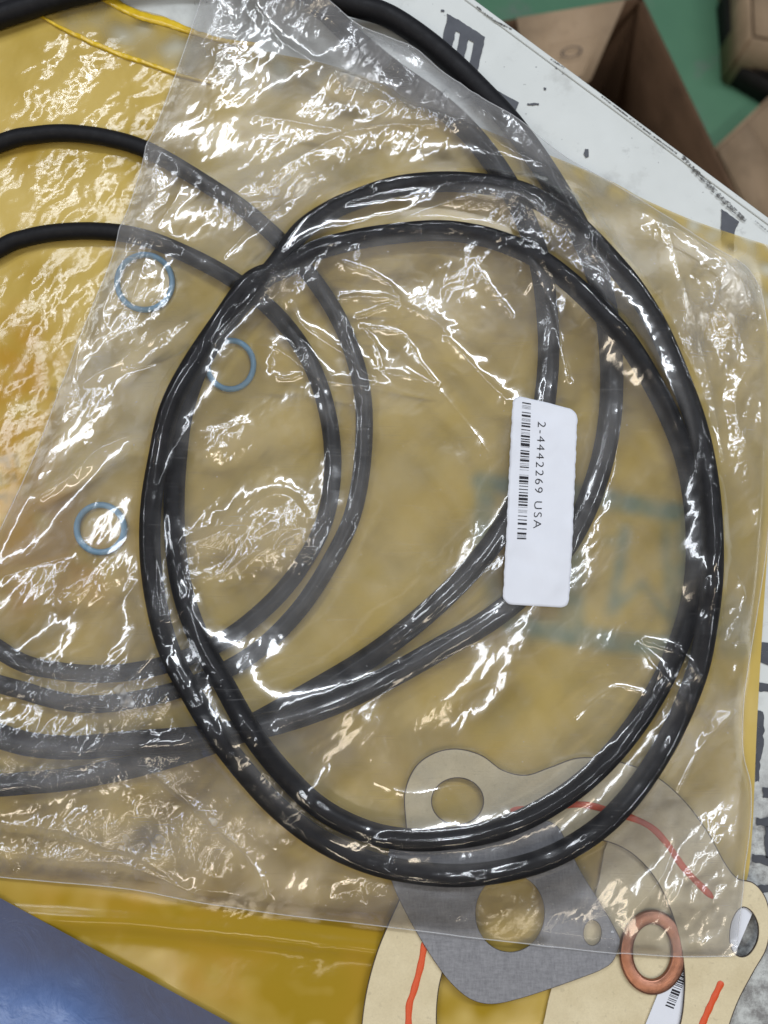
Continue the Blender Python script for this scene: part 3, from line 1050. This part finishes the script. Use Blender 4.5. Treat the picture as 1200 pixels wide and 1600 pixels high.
# ------------------------------------------------------------------ the coil inside the clear bag: one ring wound twice
O_OUT = [(428, 418), (470, 362), (515, 330), (560, 310), (620, 291), (690, 284), (760, 288), (815, 300), (862, 324), (905, 356), (950, 402), (990, 450),
         (1028, 512), (1062, 590), (1090, 670), (1106, 750), (1113, 830), (1113, 900), (1106, 965), (1092, 1040), (1066, 1110), (1030, 1180), (985, 1245), (935, 1295),
         (870, 1335), (800, 1358), (720, 1368), (640, 1362), (570, 1345), (500, 1312), (438, 1265), (388, 1212), (340, 1150), (300, 1085), (266, 1020), (246, 950),
         (235, 870), (236, 790), (248, 715), (265, 640), (297, 575), (347, 500), (392, 440)]
O_IN = [(442, 420), (490, 393), (540, 378), (600, 367), (680, 360), (740, 366), (790, 380), (838, 402), (885, 436), (930, 478), (975, 528), (1012, 585), (1046, 650),
        (1072, 720), (1086, 800), (1088, 880), (1078, 950), (1056, 1018), (1024, 1084), (980, 1150), (925, 1210), (860, 1258), (790, 1292), (720, 1308), (640, 1312), (570, 1298),
        (500, 1262), (440, 1205), (390, 1140), (345, 1060), (312, 1000), (287, 930), (275, 860), (272, 790), (276, 715), (287, 640), (314, 565), (362, 492)]
RE = 0.0037
H2 = np.maximum(HLOW, np.where(HLOW > 0, BACKH, 0))
# one closed line: the outer (upper) turn runs on into the inner (lower) turn
n_all = 1000
px_all = catmull(O_OUT + O_IN, n_all, True)
seg_len = lambda q: np.linalg.norm(np.diff(np.array(q, float), axis=0), axis=1).sum()
n_out = int(n_all * seg_len(O_OUT + O_IN[:1]) / seg_len(O_OUT + O_IN + O_OUT[:1]))


def rest(pxs, base, z):
    xy = PXY(pxs, z)
    d = np.gradient(xy, axis=0)
    d /= np.linalg.norm(d, axis=1)[:, None]
    nn = np.stack([-d[:, 1], d[:, 0]], 1)
    low = sample(base, xy[:, 0], xy[:, 1])
    for o in (-0.6, 0.6):
        q = xy + nn * RE * o
        low = np.maximum(low, sample(base, q[:, 0], q[:, 1]) - RE * 0.2)
    return low + RE * 0.86


z_all = np.full(n_all, 0.013)
for _ in range(3):
    zl = rest(px_all, H2, z_all)
    t = zl.copy()
    for s_ in (16, 11, 6):
        t = np.maximum(zl, smooth_loop(t, s_))
    Htmp = H2.copy()
    c_in = np.column_stack([PXY(px_all, t), t])[n_out + 34:-34]
    stamp_tube(Htmp, c_in, RE * 0.80)
    zu = rest(px_all, Htmp, z_all)
    zu = np.where(np.arange(n_all) < n_out, zu, zl)
    t = zu.copy()
    for s_ in (16, 11, 7):
        t = np.maximum(zu, smooth_loop(t, s_))
    z_all = smooth_loop(t, 5)
c_all = np.column_stack([PXY(px_all, z_all), z_all])
coil = link_mesh('coiled_o_ring', tube_mesh('coiled_o_ring', c_all, RE, 20, 0.86), M['rubber'], None, True)
tag(coil, 'long black rubber ring wound into a double oval coil inside the clear bag', 'o-ring')
HC = np.zeros((NX, NY))
stamp_tube(HC, c_all, RE)
HE = np.maximum(HLOW, HC)

# ------------------------------------------------------------------ clear bag, front film
CRIN = blobs([
    (345, 60, 30, 70, 0.7), (480, 30, 60, 25, 0.9), (600, 95, 60, 30, 1.1), (690, 175, 70, 40, 1.2), (560, 135, 40, 25, 1.0), (240, 290, 22, 70, 0.9),
    (215, 400, 25, 60, 0.6), (460, 300, 80, 40, 1.1), (390, 340, 40, 30, 0.7), (440, 440, 40, 30, 1.3), (860, 350, 80, 60, 1.1), (760, 320, 70, 25, .9),
    (920, 420, 40, 50, 1.0), (1110, 500, 60, 60, 1.2), (1150, 450, 40, 50, 0.9), (1075, 570, 25, 120, 0.8), (1150, 680, 30, 80, 0.6), (200, 470, 50, 25, 0.7), (210, 530, 80, 25, 0.6),
    (110, 620, 50, 30, 0.7), (350, 690, 50, 30, 0.8), (430, 840, 80, 45, 0.75), (330, 870, 50, 50, 0.6), (120, 910, 80, 30, 0.7), (250, 950, 30, 20, 1.0), (130, 1070, 90, 35, 1.0),
    (220, 1100, 60, 30, 1.1), (90, 1180, 110, 40, 1.2), (260, 1200, 70, 35, 1.0), (180, 1290, 140, 28, 1.0), (270, 1320, 70, 30, 1.1), (90, 1340, 140, 22, 0.9), (400, 1230, 50, 35, 0.9),
    (430, 1290, 40, 30, 0.9), (340, 1270, 30, 30, 0.9), (590, 1390, 60, 30, 0.6), (1140, 960, 25, 60, 0.7), (1060, 1080, 50, 50, 0.5), (1120, 1120, 30, 30, 0.6), (650, 500, 80, 60, 0.15), (870, 880, 120, 60, 0.1),
    (1090, 1350, 50, 80, 0.4), (720, 1390, 60, 50, 0.4), (520, 220, 120, 60, 0.3), (560, 410, 60, 25, 0.5), (740, 450, 70, 50, 0.4), (1020, 380, 50, 40, 0.5),
])
nar = 0.24 * (facets(0.012, 1.9, 0.6, 0.3) + 2.2).clip(0) + 0.16 * (facets(0.0055, 2.0, 0.95, 0.3) + 1.5).clip(0) + 0.10 * facets(0.0028, 1.8, 0.4, 0.3) + 0.055 * facets(0.0015, 1.6, 0.9, 0.3)
und = noise(0.045, 1.5, 0.7) * 0.55 + noise(0.021, 1.8, 2.4) * 0.08 + 1.6
FOLDS = [
    ([(400, 8), (432, 52), (462, 74), (520, 106), (560, 122), (600, 140), (650, 170)], 1.1, 2.0),
    ([(650, 168), (700, 186), (740, 200), (800, 236), (860, 272), (890, 330), (912, 400)], 1.1, 2.0),
    ([(395, 172), (460, 184), (530, 196)], 0.7, 1.5), ([(440, 262), (480, 235), (540, 203), (600, 192), (680, 196)], 0.9, 1.6),
    ([(540, 205), (556, 250), (580, 300)], 0.6, 1.2), ([(352, 398), (400, 350), (450, 318), (500, 270)], 0.9, 2.0),
    ([(128, 592), (190, 560), (250, 520), (300, 500)], 1.0, 2.4), ([(58, 772), (110, 740), (150, 700), (200, 682), (246, 680)], 0.8, 1.5),
    ([(118, 470), (112, 560), (98, 630)], 0.7, 2.0), ([(150, 566), (170, 574), (250, 566), (320, 545)], 0.6, 1.2),
    ([(455, 475), (475, 511), (530, 548), (570, 580), (590, 590), (585, 600), (560, 602), (500, 592), (455, 560), (430, 545)], 1.0, 1.7),
    ([(430, 545), (424, 580), (445, 590), (470, 585)], 0.8, 1.8), ([(540, 412), (592, 432), (624, 462), (626, 475), (680, 500), (700, 525)], 0.8, 1.2),
    ([(535, 465), (570, 462), (624, 468), (590, 482), (560, 492)], 0.8, 1.2), ([(566, 509), (588, 540), (598, 570)], 0.8, 1.2),
    ([(566, 509), (620, 516), (640, 535), (660, 570), (684, 598)], 0.6, 1.2), ([(600, 580), (684, 598)], 0.6, 1.2),
    ([(740, 412), (762, 446), (800, 490)], 0.8, 1.4), ([(700, 530), (740, 570), (790, 622)], 0.9, 2.0),
    ([(815, 395), (840, 440), (866, 500), (888, 590)], 0.9, 1.4), ([(805, 378), (830, 385), (850, 410), (868, 425), (860, 400), (848, 360), (810, 320)], 0.9, 1.1),
    ([(1000, 1008), (1040, 1062), (1080, 1104), (1110, 1140)], 1.0, 1.2), ([(1010, 1002), (1060, 1022), (1100, 1068), (1152, 1112)], 1.0, 1.2),
    ([(1152, 1112), (1122, 1138), (1090, 1180), (1062, 1240)], 0.7, 1.8), ([(298, 252), (270, 310), (236, 372), (205, 470)], 0.8, 1.5),
    ([(1048, 345), (1068, 440), (1096, 550), (1118, 660), (1128, 720)], 0.9, 2.0), ([(1050, 345), (1100, 372), (1150, 410), (1180, 470)], 0.9, 1.6),
    ([(240, 1022), (205, 1060), (168, 1078), (84, 1096)], 1.0, 1.4), ([(240, 1200), (280, 1240), (320, 1270), (350, 1300), (380, 1330), (405, 1370), (415, 1402)], 0.9, 1.5),
    ([(0, 1335), (90, 1345), (180, 1352), (240, 1372), (300, 1400)], 0.9, 1.8), ([(0, 1290), (80, 1296), (150, 1320), (220, 1345), (290, 1395)], 0.8, 1.8),
    ([(290, 890), (300, 925), (280, 962), (245, 965), (215, 940)], 0.8, 1.2), ([(290, 850), (350, 830), (410, 780), (450, 775), (480, 810)], 1.1, 2.6),
    ([(300, 905), (350, 895), (400, 860)], 0.9, 2.0), ([(1180, 560), (1150, 620), (1165, 690)], 0.8, 2.0),
    ([(1150, 900), (1165, 930), (1158, 960), (1140, 1000)], 0.7, 1.4), ([(600, 1400), (612, 1350), (620, 1320)], 0.5, 1.0),
    ([(0, 900), (60, 880), (100, 870)], 0.5, 1.6), ([(690, 610), (760, 700), (770, 750)], 0.35, 2.2), ([(1000, 1420), (1040, 1370), (1060, 1320)], 0.4, 1.6),
    ([(600, 360), (660, 332), (720, 318), (790, 325)], 0.8, 1.8), ([(420, 450), (470, 395), (520, 370)], 0.8, 1.4), ([(340, 540), (380, 490), (415, 452)], 0.7, 1.2),
    ([(250, 770), (245, 850), (262, 980)], 0.25, 1.0), ([(700, 1230), (640, 1240), (585, 1220)], 0.4, 2.0), ([(900, 1120), (960, 1075), (1010, 1085)], 0.4, 1.8),
]
warp = blur(rng.standard_normal((NX, NY)), 0.0022); warp /= warp.std()
FOLD = np.zeros((NX, NY))
for path, a, w in FOLDS:
    p = PXY(catmull(path, len(path) * 4, False), 0.012)
    p = p + rng.normal(0, 0.00008, p.shape)
    d = polydist(p, 0.012)
    ww = w * 0.001
    FOLD = np.maximum(FOLD, a * 1.25e-3 * np.exp(-(d / ww) * (1 + 0.25 * warp.clip(-2, 2))))

FH = blur(np.maximum(drape(HE, end=0.0022), HE + 0.0004), 0.0009) + 0.0006
BUMPS = np.zeros((NX, NY))
for px, py, rx, ry, ang, amp in [(452, 562, 42, 26, -0.5, 1.5), (430, 836, 75, 34, 0.45, 1.9), (372, 880, 40, 24, 0.8, 1.1), (640, 500, 60, 26, -0.7, 1.5), (600, 318, 70, 13, 0.2, 1.2), (760, 312, 60, 14, 0, 1.1),
                                 (840, 445, 20, 70, 0.3, 1.2), (885, 500, 16, 70, 0.25, 1.0), (1130, 500, 45, 50, 0.4, 1.4), (1150, 690, 25, 60, 0.2, 1.0), (480, 330, 70, 22, 0.6, 1.3), (225, 430, 45, 25, 0, 0.9),
                                 (180, 560, 70, 18, 0.5, 1.3), (140, 720, 80, 14, 0.55, 1.0), (560, 140, 70, 16, -0.5, 1.2), (720, 200, 60, 16, -0.5, 1.2), (1060, 1080, 70, 12, -0.75, 1.1), (650, 1100, 60, 26, 0.2, 0.5),
                                 (190, 1270, 90, 20, -0.2, 1.1), (420, 1230, 40, 14, -0.9, 1.0), (740, 480, 60, 18, -0.8, 1.0), (340, 690, 40, 26, 0.4, 1.0), (230, 1090, 60, 18, 0.2, 1.1)]:
    c = P(px, py, 0.012)
    ca, sa = math.cos(ang), math.sin(ang)
    u_ = ((GX - c.x) * ca + (GY - c.y) * sa) * 4328 / rx
    v_ = (-(GX - c.x) * sa + (GY - c.y) * ca) * 4328 / ry
    BUMPS = np.maximum(BUMPS, 0.0007 * amp * np.exp(-(u_ ** 2 + v_ ** 2) * 0.9))
BUMPS = BUMPS * (1 + 0.25 * facets(0.008, 1.5, 0.7))
bm_in = inside(PXY(np.vstack([catmull(B_TOP, 80, False), catmull(B_RIGHT, 80, False), catmull(B_BOT, 80, False)[::-1], catmull(B_LEFT, 80, False)[::-1]]), 0.004))
ins = np.clip((blur(bm_in.astype(float), 0.004) - 0.5) * 2.4, 0, 1)      # 0 at the border, 1 inside
contact = np.clip(1 - (FH - HE - 0.0006) / 0.002, 0, 1) * (HC > 0.004)    # film pressed on the coil
loose = np.clip(1 - 0.75 * blur(contact, 0.001), 0, 1)
loose_ = np.clip(1 - 0.8 * blur(contact, 0.001), 0, 1)
CW = blur(contact, 0.0015) * np.clip(noise(0.035) * 0.8 + 0.1, 0, 1)
WR = 0.00075 * und * ins + BUMPS * loose_ + 0.001 * nar * (1.8 * CRIN + 0.16) * loose + 0.00022 * CW * (facets(0.0070, 1.5, 1.9) + facets(0.0030, 1.6, 0.6) * 0.4) + FOLD * (0.35 + 0.65 * loose)
band = np.exp(-((1 - ins) * 1.6) ** 2)
FRONT = FH + WR
FRONT = np.maximum(FRONT, np.maximum(HE + 0.0004, BACKH + 0.0003))

# the label pressed on the film: a smooth patch
LC = [(802, 616), (903, 641), (890, 950), (785, 944)]           # corners tl, tr, br, bl
lz = float(np.percentile(sample(FRONT, *[np.array(a) for a in zip(*[(P(845, y, 0.012).x, P(845, y, 0.012).y) for y in range(620, 950, 10)])]), 50))
LABH = blur(FRONT, 0.006)
lpoly = PXY([(794, 606), (912, 632), (898, 960), (776, 954)], lz)
lm = blur(inside(lpoly).astype(float), 0.0012)
lift = np.maximum(blur(np.maximum(FRONT - LABH, 0) * (lm > 0.02), 0.008) * 1.5, 0)
LABH = LABH + lift + 0.0006
LABH = LABH + 0.00010 * noise(0.016) + 0.00006 * noise(0.007, 2, 1.2)
need = float((FRONT - LABH)[(lm > 0.5)].max())
LABH = LABH + max(0, need * 0.35)
FRONT = FRONT * (1 - lm) + np.minimum(FRONT, LABH - 0.0003) * lm

MILK = blobs([(740, 480, 110, 70, 0.9), (600, 430, 120, 60, 0.6), (520, 170, 150, 70, 0.8), (420, 330, 90, 50, 0.8), (150, 560, 90, 80, 0.7), (1040, 480, 110, 130, 0.8), (440, 840, 110, 60, 0.7), (560, 600, 90, 60, 0.5), (1100, 1300, 90, 130, 0.7), (480, 1150, 90, 50, 0.5)])
HAZ = 1.0 + 1.25 * MILK * (0.8 + 0.25 * noise(0.012, 3.0, 0.7)) + 1.5 * CRIN + 0.25 * noise(0.045, 2.0, 0.8) + 0.14 * noise(0.013, 5.0, 0.75) + 0.10 * noise(0.008, 5.0, 2.2) + 0.5 * blur((FOLD > 0.0004).astype(float), 0.0012) + 0.5 * np.exp(-(ins / 0.5) ** 2)
HAZ *= (1 - 0.85 * blur(contact, 0.0006))
for poly, amp in (([(330, -30), (318, 5), (278, 110), (236, 228), (182, 392), (128, 525), (170, 500), (236, 372), (298, 252), (322, 150), (345, 20)], 1.0),
                  ([(360, -60), (480, 2), (560, 50), (640, 82), (700, 127), (800, 192), (880, 250), (900, 300), (860, 280), (800, 240), (700, 192), (650, 172), (560, 126), (462, 76), (400, 10), (352, -20)], 1.3),
                  ([(1130, 395), (1180, 435), (1206, 560), (1206, 700), (1165, 690), (1150, 560), (1120, 460)], 1.0),
                  ([(1120, 1250), (1174, 1230), (1172, 1300), (1150, 1490), (1090, 1490), (1130, 1380)], 0.8)):
    HAZ += amp * blur(inside(PXY(poly, 0.006)).astype(float), 0.0009)
HAZ *= (1 - 0.8 * blur(contact, 0.0006))
HAZ = np.clip(HAZ, 0.08, 4)


CONT = np.clip(blur((((FH - HE) < 0.0024) & (HE > 0.0062)).astype(float), 0.0007) * 1.15, 0, 1) * np.clip(0.95 - 0.75 * np.clip(noise(0.022), 0, 1.2), 0.1, 1)
CONT = np.clip(blur(CONT, 0.0006) * 1.3, 0, 1)


def film(name, hmap, nu, nv, mat, haz, crin, dz=0.0):
    xy = coons(B_LEFT, B_RIGHT, B_TOP, B_BOT, nu, nv, 0.006)
    z = sample(hmap, xy[:, 0], xy[:, 1]) + dz
    me = mesh_from(name, np.column_stack([xy, z]), grid_faces(nu, nv)[:, ::-1])
    set_attr(me, 'haze', sample(haz, xy[:, 0], xy[:, 1]))
    set_attr(me, 'crinkle', sample(crin, xy[:, 0], xy[:, 1]).clip(0, 1.5))
    set_attr(me, 'contact', sample(CONT, xy[:, 0], xy[:, 1]) if 'front' in name else np.zeros(len(z)))
    o = link_mesh(name, me, mat, bag, True)
    return xy, z


film('back_film', BACKH, 300, 380, M['film_back'], np.clip(HAZ, 0.6, 1.5), CRIN * 0.3)
NU, NV = 800, 1000
fxy, fz = film('front_film', FRONT, NU, NV, M['film'], HAZ, CRIN)
G3 = np.column_stack([fxy, fz]).reshape(NU, NV, 3)


def open_tube(name, c, r, mat, parent, seg=6):
    d = np.gradient(c, axis=0); d /= np.linalg.norm(d, axis=1)[:, None]
    sd = np.cross(d, [0, 0, 1.0]); sd /= np.linalg.norm(sd, axis=1)[:, None]
    nu_ = np.cross(sd, d)
    a = np.linspace(0, 2 * math.pi, seg, endpoint=False)
    v = c[:, None, :] + r * (np.cos(a)[None, :, None] * sd[:, None, :] + np.sin(a)[None, :, None] * nu_[:, None, :])
    return link_mesh(name, mesh_from(name, v.reshape(-1, 3), grid_faces(len(c), seg, False, True)), mat, parent, True)


for line in (G3[0, ::5], G3[-1, ::5], G3[::5, 0], G3[::5, -1]):
    open_tube('sealed_edge', line, 0.00022, M['edge'], bag)

# ------------------------------------------------------------------ the white label
label = empty('part_number_label', (P(845, 785, 0.014).x, P(845, 785, 0.014).y, 0.014))
tag(label, 'white rounded label reading 2-4442269 USA stuck on the clear bag over the coil', 'label')
LZ = float(np.median(LABH[lm > 0.6]))
TL, TR, BR, BL = [np.array(PXY([p], LZ)[0]) for p in LC]
LW = np.linalg.norm(TR - TL); LH = np.linalg.norm(BL - TL)


def lab_xy(u, v):
    """u 0..1 left to right, v 0..1 top to bottom"""
    u = np.asarray(u)[..., None]; v = np.asarray(v)[..., None]
    return (TL * (1 - u) + TR * u) * (1 - v) + (BL * (1 - u) + BR * u) * v


nu_, nv_ = 26, 80
rr = 0.0032
us = []
U, V = np.meshgrid(np.linspace(0, 1, nu_), np.linspace(0, 1, nv_), indexing='ij')
# pull the border in at the corners for a rounded outline
x = (U - 0.5) * LW; y = (V - 0.5) * LH
hx, hy = LW / 2 - rr, LH / 2 - rr
exx = np.maximum(np.abs(x) - hx, 0); eyy = np.maximum(np.abs(y) - hy, 0)
ln = np.maximum(exx, eyy)
nrm = np.hypot(exx, eyy) + 1e-12
fac = np.where(nrm > 1e-9, ln / nrm, 1)
x = np.sign(x) * (np.minimum(np.abs(x), hx) + exx * fac)
y = np.sign(y) * (np.minimum(np.abs(y), hy) + eyy * fac)
wob = 0.00010 * np.sin(y * 900) + 0.00008 * np.sin(y * 2100 + 1)
U2 = (x + wob * (np.abs(U - 0.5) * 2) ** 6) / LW + 0.5; V2 = y / LH + 0.5
lxy = lab_xy(U2, V2)
lzz = sample(LABH, lxy[..., 0], lxy[..., 1])
top = np.concatenate([lxy, lzz[..., None]], -1).reshape(-1, 3)
bot = top.copy(); bot[:, 2] -= 0.00012
f1 = grid_faces(nu_, nv_)[:, ::-1]
loop = ([i * nv_ for i in range(nu_)] + [(nu_ - 1) * nv_ + j for j in range(1, nv_)] + [i * nv_ + nv_ - 1 for i in range(nu_ - 2, -1, -1)] + [j for j in range(nv_ - 2, 0, -1)])
nb = len(top)
f3 = np.array([[loop[i], loop[(i + 1) % len(loop)], loop[(i + 1) % len(loop)] + nb, loop[i] + nb] for i in range(len(loop))])
me = mesh_from('label_paper', np.vstack([top, bot]), np.vstack([f1, f1[:, ::-1] + nb, f3]))
link_mesh('label_paper', me, M['paper'], label, True)


def lab_uv_of_px(p):
    w = PXY(p, LZ)
    # invert the near-affine label frame
    ex = TR - TL; ey = BL - TL
    A = np.stack([ex, ey], 1)
    uv = np.linalg.solve(A, (w - TL).T).T
    return uv


BARS = [(133, 8, 1), (150, 3, 0), (160, 3, 0), (169, 3, 0), (199, 5, 1), (222, 14, 1), (243, 3, 0), (251, 3, 0), (259, 3, 0), (277, 8, 1), (296, 12, 1), (322, 6, 1), (340, 3, 0), (349, 3, 0),
        (367, 14, 1), (388, 8, 1), (404, 8, 1), (427, 22, 1), (444, 3, 0), (471, 7, 1), (490, 14, 1), (510, 7, 1), (524, 4, 0), (538, 14, 1), (560, 4, 0), (572, 3, 0), (585, 8, 1), (604, 3, 0),
        (640, 3, 0), (659, 20, 1), (684, 14, 1), (700, 5, 1), (719, 5, 1), (742, 6, 1), (765, 6, 1), (786, 13, 1), (810, 18, 1), (831, 8, 1), (852, 12, 1), (868, 3, 0), (888, 3, 0), (896, 3, 0),
        (905, 3, 0), (930, 6, 1), (957, 6, 1), (984, 14, 1), (1020, 7, 1), (1053, 14, 1), (1068, 3, 0), (1076, 3, 0), (1088, 9, 1)]
for dark, name, mt in ((1, 'barcode', M['ink']), (0, 'barcode_fine_bars', M['faint'])):
    vs = []; fs = []
    for yy, th, dk in BARS:
        if dk != dark: continue
        t = (yy - 133) / (1088 - 133)
        xl = 770 + (206 - 40 * t) / 4.444; xr = 770 + (266 - 37 * t) / 4.444
        y0 = 600 + (yy - th / 2) / 4.444; y1 = 600 + (yy + th / 2) / 4.444
        sk = 1.2
        q = lab_uv_of_px([(xl, y0 - sk), (xr, y0 + sk), (xr, y1 + sk), (xl, y1 - sk)])
        xyq = lab_xy(q[:, 0], q[:, 1])
        zq = sample(LABH, xyq[:, 0], xyq[:, 1]) + 0.00016
        b = len(vs)
        vs += [tuple(r) for r in np.column_stack([xyq, zq])]
        fs.append([b + 3, b + 2, b + 1, b])
    link_mesh(name, mesh_from(name, np.array(vs), np.array(fs)), mt, label)

txt = bpy.data.curves.new('t', 'FONT')
txt.body = '2-4442269 USA'
txt.size = 1.0
txt.space_character = 1.25
txt.offset = -0.012
to = bpy.data.objects.new('t', txt)
COL.objects.link(to)
bpy.context.view_layer.update()
me = bpy.data.meshes.new_from_object(to.evaluated_get(bpy.context.evaluated_depsgraph_get()))
bpy.data.objects.remove(to)
bmt = bmesh.new(); bmt.from_mesh(me)
bmesh.ops.triangulate(bmt, faces=bmt.faces[:])
bmesh.ops.subdivide_edges(bmt, edges=[e for e in bmt.edges if e.calc_length() > 0.25], cuts=1)
bmesh.ops.triangulate(bmt, faces=bmt.faces[:])
co = np.array([v.co[:] for v in bmt.verts])
x0, x1 = co[:, 0].min(), co[:, 0].max()
y0, y1 = 0.0, co[:, 1].max()
for v in bmt.verts:
    t = (v.co.x - x0) / (x1 - x0); h = (v.co.y - y0) / (y1 - y0)
    yy = 265 + t * (1025 - 265)
    xb = 312 - 34 * t + h * 54
    q = lab_uv_of_px([(770 + xb / 4.444, 600 + (yy + 6 * h) / 4.444)])
    w = lab_xy(q[:, 0], q[:, 1])[0]
    v.co = (w[0], w[1], float(sample(LABH, w[0], w[1])) + 0.00018)
me2 = bpy.data.meshes.new('part_number_text')
bmt.normal_update()
for f in bmt.faces:
    if f.normal.z < 0: f.normal_flip()
bmt.to_mesh(me2); bmt.free()
link_mesh('part_number_text', me2, M['ink'], label)

# ------------------------------------------------------------------ blue plastic pouch at the lower left
ba, bb = P(0, 1403, 0.004), P(362, 1600, 0.004)
bdir = (bb - ba).normalized(); bn = Vector((-bdir.y, bdir.x, 0))
if bn.dot(P(0, 1600) - ba) < 0: bn = -bn
nu_, nv_ = 180, 110
sl = np.linspace(-0.12, 0.16, nu_); tt = np.linspace(0, 0.11, nv_) ** 1.0
S_, T_ = np.meshgrid(sl, tt, indexing='ij')
prof = 0.030 * (1 - np.exp(-(T_ / 0.010) ** 1.1)) * np.minimum(1, (0.11 - T_) / 0.012 + 0.05)
prof *= np.minimum(1, (S_ + 0.12) / 0.015 + 0.05) * np.minimum(1, (0.16 - S_) / 0.015 + 0.05)
bx_ = ba.x + bdir.x * S_ + bn.x * T_; by_ = ba.y + bdir.y * S_ + bn.y * T_
w1 = sum(math.pow(.55, i) * np.sin(bx_ * f + ph) * np.sin(by_ * f * 0.8 + ph * 2) for i, (f, ph) in enumerate([(90, 1), (190, 2.3), (380, 0.7), (700, 4)]))
zz = 0.004 + prof + 0.0012 * w1 * np.minimum(1, T_ / 0.008)
me = mesh_from('blue_plastic_pouch', np.stack([bx_, by_, zz], -1).reshape(-1, 3), grid_faces(nu_, nv_))
set_attr(me, 'rim', np.clip(1.15 - T_ / 0.0115 + 0.25 * np.sin(S_ * 120), 0, 0.85))
o = link_mesh('blue_plastic_pouch', me, M['blue'], None, True)
tag(o, 'blue padded plastic pouch lying across the lower left corner of the yellow bag', 'pouch')

# ------------------------------------------------------------------ floor and cartons
ZF = -0.75
fl = mesh_from('floor', np.array([(-5, -4, ZF), (5, -4, ZF), (5, 6, ZF), (-5, 6, ZF)]), np.array([[0, 1, 2, 3]]))
tag(link_mesh('floor', fl, M['floor']), 'green painted workshop floor beyond and below the table', kind='structure')


def panel(name, a, b, c, d, thick, mat, parent):
    """a thick board from four corners"""
    a, b, c, d = map(Vector, (a, b, c, d))
    n = (b - a).cross(d - a).normalized() * thick
    v = [a, b, c, d, a + n, b + n, c + n, d + n]
    f = [[3, 2, 1, 0], [4, 5, 6, 7], [0, 1, 5, 4], [1, 2, 6, 5], [2, 3, 7, 6], [3, 0, 4, 7]]
    return link_mesh(name, mesh_from(name, np.array([tuple(q) for q in v]), np.array(f)), mat, parent)


def wall_box(parent, corners, z0, z1, mat, inner=None, th=0.004):
    n = len(corners)
    for i in range(n):
        p, q = corners[i], corners[(i + 1) % n]
        panel('side_panel', (p.x, p.y, z0), (q.x, q.y, z0), (q.x, q.y, z1), (p.x, p.y, z1), th, mat, parent)


ZR = -0.42
K = P(1003, -6, ZR)
R2 = P(1168, 338, ZR)
L1 = P(800, 30, ZR)
rd = (R2 - K); ld = (L1 - K)
ld = ld.normalized() * 0.24
rd = rd.normalized() * 0.42
box1 = empty('open_carton', (K.x, K.y, ZF))
tag(box1, 'open brown cardboard carton on the floor beside the table, one flap folded in', 'carton')
cs = [K, K + rd, K + rd + ld, K + ld]
wall_box(box1, cs, ZF + 0.002, ZR, M['card_shaded'])
panel('bottom_panel', *[(c.x, c.y, ZF + 0.004) for c in cs], 0.003, M['card_shaded'], box1)
# flap: hinged on the back rim, dipping into the box
fa, fb = P(806, 30, ZR + 0.006), P(976, 2, ZR + 0.006)
fc, fd = P(922, 126, ZR - 0.015), P(838, 190, ZR - 0.015)
flap = panel('flap', fa, fd, fc, fb, 0.003, M['card'], box1)
# the pen mark on the flap
import mathutils
nrmf = (Vector(fd) - Vector(fa)).cross(Vector(fb) - Vector(fa)).normalized()
if nrmf.z < 0: nrmf = -nrmf


def on_flap(px, py):
    d = (P(px, py, ZR) - CAM)
    t = (Vector(fa) - CAM).dot(nrmf) / d.dot(nrmf)
    return CAM + d * t + nrmf * 0.0045


vs = []
for i in range(40):
    a = 2 * math.pi * i / 40
    for k in (1.0, 0.84):
        ca, sa = math.cos(a) * 16.5 * k, math.sin(a) * 8.5 * k
        vs.append(tuple(on_flap(891 + ca * 0.98 + sa * 0.2, 84 + sa * 0.98 - ca * 0.22)))
link_mesh('pen_mark', mesh_from('pen_mark', np.array(vs), grid_faces(40, 2, True, False)), M['ink'], box1)
ca_, cb_ = P(848, 56, ZR - 0.012), P(866, 20, ZR - 0.004)


def closed_carton(name, corners_px, zt, label_, mat, seam=True, z0=None):
    c = [P(p[0], p[1], zt) for p in corners_px]
    r = empty(name, (c[0].x, c[0].y, ZF))
    tag(r, label_, 'carton', 'cardboard cartons on the floor')
    area = sum(c[i].x * c[(i + 1) % 4].y - c[(i + 1) % 4].x * c[i].y for i in range(4))
    if area < 0: c = c[::-1]
    wall_box(r, c, ZF + 0.002, zt, mat)
    mid1 = (c[0] + c[1]) / 2; mid2 = (c[3] + c[2]) / 2
    up = Vector((0, 0, 0.001))
    for q in ((c[0], mid1, mid2, c[3]), (mid1, c[1], c[2], mid2)):
        ctr = (q[0] + q[1] + q[2] + q[3]) / 4
        q = [p + (ctr - p) * 0.012 + up for p in q]
        panel('flap', *q, 0.003, mat, r)
    return r


closed_carton('shipping_carton', [(1119, 236), (1210, 150), (1420, 420), (1240, 470)], -0.70, 'pale brown carton on the floor at the right, nearest the table corner', M['card'])
closed_carton('shipping_carton', [(1176, 58), (1170, -90), (1400, -140), (1420, 110)], -0.66, 'tan carton on the floor at the far right top corner', M['card'])
closed_carton('gap_shade_box', [(1142, -20), (1236, -60), (1262, 160), (1152, 96)], -0.71, 'near-black box standing in for the shaded gap between the two pale cartons', M['gap_shade'])  # added box, its near-black colour stands in for shade in the gap
